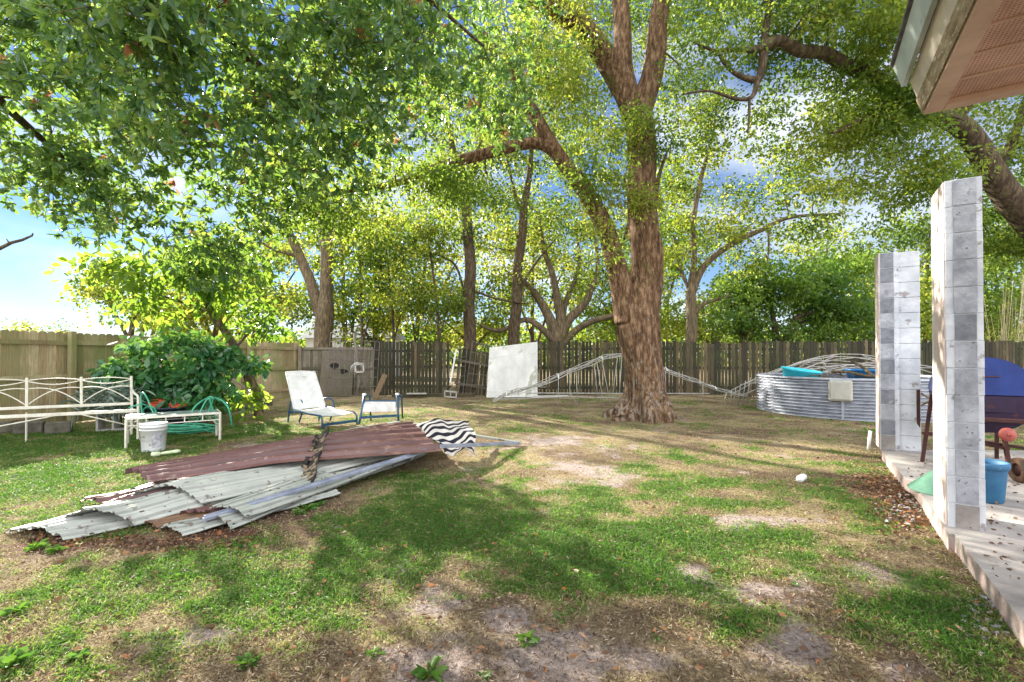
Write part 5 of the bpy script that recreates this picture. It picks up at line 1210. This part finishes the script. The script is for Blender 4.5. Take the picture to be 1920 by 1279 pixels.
for i, (px, py, dd, rx, ry, kd, lab) in enumerate(spots):
    bx = px + rg.uniform(-20, 20)
    make_tree('background_tree', lab, [[(bx, 669 + 1.35 * F / dd, dd, .2), (bx, 660, dd, .17), (bx + rg.uniform(-8, 8), 640, dd, .14), (px, py, dd, .07), (px + rg.uniform(-20, 20), py - ry * .6, dd, .03)],
                              [(bx, 655, dd, .1), (px + rx * .4, py + ry * .3, dd, .05), (px + rx * .7, py - ry * .1, dd, .02)], [(bx, 650, dd, .1), (px - rx * .4, py + ry * .2, dd, .05), (px - rx * .7, py - ry * .2, dd, .02)]],
              [(px, py, dd, rx, ry, 2.2, int(rx * ry / 85)), (px + rg.uniform(-50, 50), py + ry * .5, dd, rx * .9, ry * .5, 2, int(rx * ry / 260))],
              leaf=(.17, .055), per=30, cl=.65, mat=kinds[kd][1], bark=M_bark3, nbranch=26, seed=60 + i, sides=6, group=G, bright=.05)
# bamboo-like shoots right
root = thing('cane_thicket', 'thin upright bare canes beyond fence right of near column', 'shrub', Q(1885, 740, 17.6))
m = MB()
for k in range(26):
    b = Q(1862 + rg.uniform(0, 50), 745, 17.6 + rg.uniform(-.4, .4)); t = b + Vector((rg.uniform(-.5, 1.1), rg.uniform(-.3, .3), rg.uniform(2.6, 4.8))); b.z = 0
    m.tube([b, b.lerp(t, .5) + Vector((.08, 0, 0)), t], [.016, .012, .006], 4)
m.build('canes', M_fence_l, root)
# far wood
rng = np.random.default_rng(77); N = 60000
xx = rng.uniform(-90, 90, N); yy = rng.uniform(42, 60, N); hh = (2.6 + 3.2 * fbm(xx, yy * 0, .12, 5)) * np.where(xx < -38, .38, 1) * np.where(xx < -24, .75, 1)
zz = rng.uniform(0, 1, N) ** .8 * hh
V, Fc, k = leaf_arrays(np.stack([xx, yy, zz], 1), rng.normal(size=(N, 3)), rng.uniform(.35, .6, N), rng.uniform(.12, .2, N))
o = np_mesh('far_wood', V, Fc, M_leaf_back, None, np.repeat(rng.uniform(0, .8, N), k)); tag(o, 'distant continuous line of trees beyond the yard', 'woodland', kind='stuff')
# house glimpsed beyond fence
hs = thing('neighbour_house', 'pale house with grey roof glimpsed through trees beyond corner fence', 'house', Q(660, 690, 30))
c = Q(668, 660, 31); c.z = 0
m = MB(); m.box(c + UP * 1.25, (5, 4, 2.5)); m.build('wall', M_house, hs)
m = MB(); vs = [c + Vector((sx * 2.8, sy * 2.3, 2.505)) for sx in (-1, 1) for sy in (-1, 1)] + [c + Vector((-2.8, 0, 3.5)), c + Vector((2.8, 0, 3.5))]
m.add(vs, [(0, 4, 5, 2), (1, 3, 5, 4), (0, 1, 4), (2, 5, 3), (0, 2, 3, 1)]); m.build('roof', M_roofgrey, hs)
for dx in (-1.4, 1.2):
    m = MB(); m.box(c + Vector((dx, -2.02, 1.5)), (.9, .04, 1.0)); w = m.build('window', M_windark, hs)
    m = MB()
    for (q, s_) in (((0, .53), (1.0, .06)), ((0, -.53), (1.0, .06)), ((.48, 0), (.06, 1.0)), ((-.48, 0), (.06, 1.0))): m.box(c + Vector((dx + q[0], -2.05, 1.5 + q[1])), (s_[0], .04, s_[1]))
    m.build('frame', M_pvc, w)
# dead twig at left and flying bird
m = MB(); m.tube([Q(-60, 480, 9), Q(0, 466, 9), Q(22, 455, 9), Q(42, 450, 9), Q(60, 442, 9), Q(62, 437, 9)], [.05, .035, .03, .025, .018, .01], 7); m.tube([Q(18, 457, 9), Q(12, 448, 9)], [.015, .008], 5)
m.tube([Q(-60, 480, 9), Q(-150, 520, 8.8), Q(-260, 700, 8.6), Vector((-12.8, 8.4, 0))], [.05, .07, .1, .12], 8)
o = m.build('dead_tree', M_bark3); tag(o, 'dead bare branch poking in at left edge against the sky', 'dead tree')
m = MB(); c = Q(8, 352, 30); m.add([c + Vector(v) for v in ((-.25, 0, -.02), (-.05, .05, 0), (.25, 0, 0), (.45, 0, -.05), (0, -.05, .5), (.12, .0, .02), (0, 0, -.09), (.02, .05, .45))], [(0, 1, 2), (0, 2, 6), (1, 4, 5), (1, 7, 4), (2, 3, 6), (5, 4, 7)])
o = m.build('bird', M_bark3); tag(o, 'tiny dark bird flying in the sky at far left', 'bird')

# ------------------------------------------------------------------ lawn
rng = np.random.default_rng(99)
def scatter(N, y0, y1, pw=1.0):
    """density falls with distance; wedge seen by the camera plus a margin"""
    u_ = rng.uniform(0, 1, N); y = y0 * (y1 / y0) ** u_ if pw == 1 else y0 + (y1 - y0) * u_
    x = rng.uniform(-1.25, 1.25, N) * y; return x, y
edge_np = np.array([[p.x, p.y] for p in edge])
def onslab(x, y):
    ex = np.interp(y, edge_np[::-1, 1], edge_np[::-1, 0]); return (x > ex - .01) & (y < edge_np[0, 1] + .02)
def blades(N, y0, y1, L, Wd, keep, up=.8):
    x, y = scatter(N, y0, y1); g, s, r = masks(x, y)
    pr = keep(g, s, r); k = (rng.uniform(0, 1, N) < pr) & ~onslab(x, y); x, y, g, s, r = x[k], y[k], g[k], s[k], r[k]; n = len(x)
    p = np.stack([x, y, gz(x, y) - .003], 1); d = rng.normal(size=(n, 3)); d[:, 2] = np.abs(d[:, 2]) * .6 + up
    ff = np.clip((y - 3) / 9, 0, 1)
    l = L * rng.uniform(.5, 1.3, n) * (1 + .5 * ff) * (.55 + .9 * g); w = Wd * rng.uniform(.7, 1.3, n) * (1 + 1.6 * ff)
    V, Fc, kk = leaf_arrays(p, d, l, w, droop=.35)
    gr = np.clip(g * 1.45 - .18 - .25 * s + rng.normal(size=n) * .16, 0, 1)
    val = np.clip(1 - gr * 1.05 + rng.normal(size=n) * .12, 0, 1); return V, Fc, np.repeat(val, kk)
V, Fc, v1 = blades(420000, 1.3, 17, .042, .0024, lambda g, s, r: np.clip(.10 + 1.7 * g - .9 * s - .5 * r, .02, 1), .6)
o = np_mesh('lawn_grass', V, Fc, M_grass, None, v1); tag(o, 'patchy short lawn grass, part green, part dry', 'grass', kind='stuff'); print('grass', len(Fc))
V, Fc, v1 = blades(260000, 1.3, 9, .019, .0055, lambda g, s, r: np.clip((g - .42) * 2.2, 0, 1) * (1 - .6 * s), .25)
o = np_mesh('clover_cover', V, Fc, M_grass, None, np.clip(v1 * .55 - .02, 0, 1)); tag(o, 'low bright green clover patches in the lawn', 'ground cover', kind='stuff'); print('clover', len(Fc))
# thatch on soil
x, y = scatter(330000, 1.3, 15); g, s, r = masks(x, y); k = (rng.uniform(0, 1, len(x)) < np.clip(.85 - .7 * s - .4 * g, .1, 1)) & ~onslab(x, y); x, y = x[k], y[k]; n = len(x)
d = rng.normal(size=(n, 3)); d[:, 2] = np.abs(d[:, 2]) * .45; V, Fc, kk = leaf_arrays(np.stack([x, y, gz(x, y) + .004], 1), d, rng.uniform(.012, .036, n), rng.uniform(.0008, .002, n) * (1 + y * .12), droop=0)
o = np_mesh('dry_thatch', V, Fc, M_thatch, None, np.clip(rng.normal(.5, .35, n), 0, 1)); tag(o, 'dry grass thatch and leaf crumbs strewn over the ground', 'thatch', kind='stuff')
# fallen leaves
def litter(N, xs, ys, L=(.03, .07)):
    n = len(xs); d = rng.normal(size=(n, 3)); d[:, 2] *= .25; return leaf_arrays(np.stack([xs, ys, gz(xs, ys) + .012], 1), d, rng.uniform(*L, n) * .75, rng.uniform(.006, .012, n), six=True, droop=.05)
x, y = scatter(2600, 1.4, 15); k = ~onslab(x, y); x, y = x[k], y[k]
c = [P(random.gauss(1690, 28), random.gauss(945, 26)) for _ in range(1500)] + [P(random.gauss(1640, 30), random.gauss(905, 14)) for _ in range(700)] + [P(random.uniform(60, 480), random.gauss(1018 - 0, 10)) for _ in range(500)]
cx = np.array([q.x for q in c]); cy = np.array([q.y for q in c]); k = ~onslab(cx, cy); x = np.concatenate([x, cx[k]]); y = np.concatenate([y, cy[k]])
V, Fc, kk = litter(0, x, y); o = np_mesh('leaf_litter', V, Fc, M_litter, None, np.repeat(rng.uniform(0, 1, len(x)), kk)); tag(o, 'scattered fallen brown leaves on lawn and along slab edge', 'leaves', kind='stuff')
# leaf crumbs on slab
c = [P(random.uniform(1700, 1920), random.gauss(875, 25), SZ) for _ in range(160)] + [P(random.uniform(1850, 1920), random.uniform(900, 1100), SZ) for _ in range(60)]
c = np.array([tuple(q) for q in c]); k = onslab(c[:, 0] - .05, c[:, 1]); c = c[k]; c[:, 2] += .008; n = len(c); d = rng.normal(size=(n, 3)); d[:, 2] *= .2
V, Fc, kk = leaf_arrays(c, d, rng.uniform(.015, .04, n), rng.uniform(.006, .012, n), six=True, droop=0)
o = np_mesh('slab_litter', V, Fc, M_litter, None, np.repeat(rng.uniform(0, .6, n), kk)); tag(o, 'small brown leaf crumbs on the concrete slab', 'leaves', kind='stuff')
# rubble by the slab
m = MB()
for k in range(150):
    if k < 90: p = P(random.gauss(1690, 30), random.gauss(955, 16))
    else: p = P(random.gauss(1840, 25), random.gauss(1150, 35))
    if onslab(np.array([p.x]), np.array([p.y]))[0]: continue
    m.box(p + UP * .012, (random.uniform(.006, .03), random.uniform(.006, .022), .01), Matrix.Rotation(random.random() * 6, 3, 'Z') @ Matrix.Rotation(random.uniform(-.4, .4), 3, 'X'))
o = m.build('stone_chips', M_stone); tag(o, 'pale stone chips strewn beside the slab edge', 'rubble', kind='stuff')
# weeds: rosettes
wl = [(805, 1262, .13), (465, 1245, .10), (990, 1195, .10), (1050, 1155, .06), (1115, 1082, .07), (575, 958, .14), (560, 965, .10), (600, 950, .10), (70, 1030, .14), (105, 1035, .12), (20, 1245, .14), (340, 1080, .07), (1490, 1100, .05), (30, 1150, .1), (905, 1265, .06), (700, 1225, .07), (150, 1230, .09), (1230, 1200, .05), (860, 1120, .05), (1770, 1190, .06), (240, 1190, .06)]
for i, (px, py, rad) in enumerate(wl):
    c = P(px, py); rad *= .78; n = 24 if rad > .07 else 15; a = rng.uniform(0, 6.28, n); d = np.stack([np.cos(a), np.sin(a), rng.uniform(.35, 1.3, n)], 1)
    V, Fc, kk = leaf_arrays(np.tile(np.array([[0, 0, .0]]), (n, 1)) + rng.normal(size=(n, 3)) * np.array([.012, .012, .003]), d, rad * rng.uniform(.6, 1.1, n), rad * .14 * rng.uniform(.7, 1.2, n), six=True, droop=.3)
    o = np_mesh('weed', V, Fc, M_weed, None, np.repeat(rng.uniform(0, 1, n), kk)); o.location = (c.x, c.y, gz(c.x, c.y))
    side = 'left' if px < 500 else ('middle' if px < 1100 else 'right'); near = 'near the viewer' if py > 1180 else ('by the roofing heap' if px < 700 and py < 1050 else 'midway on the lawn')
    tag(o, 'small bright green leafy weed on the %s lawn %s' % (side, near), 'weed', 'leafy weeds in the %s lawn %s' % (side, near))
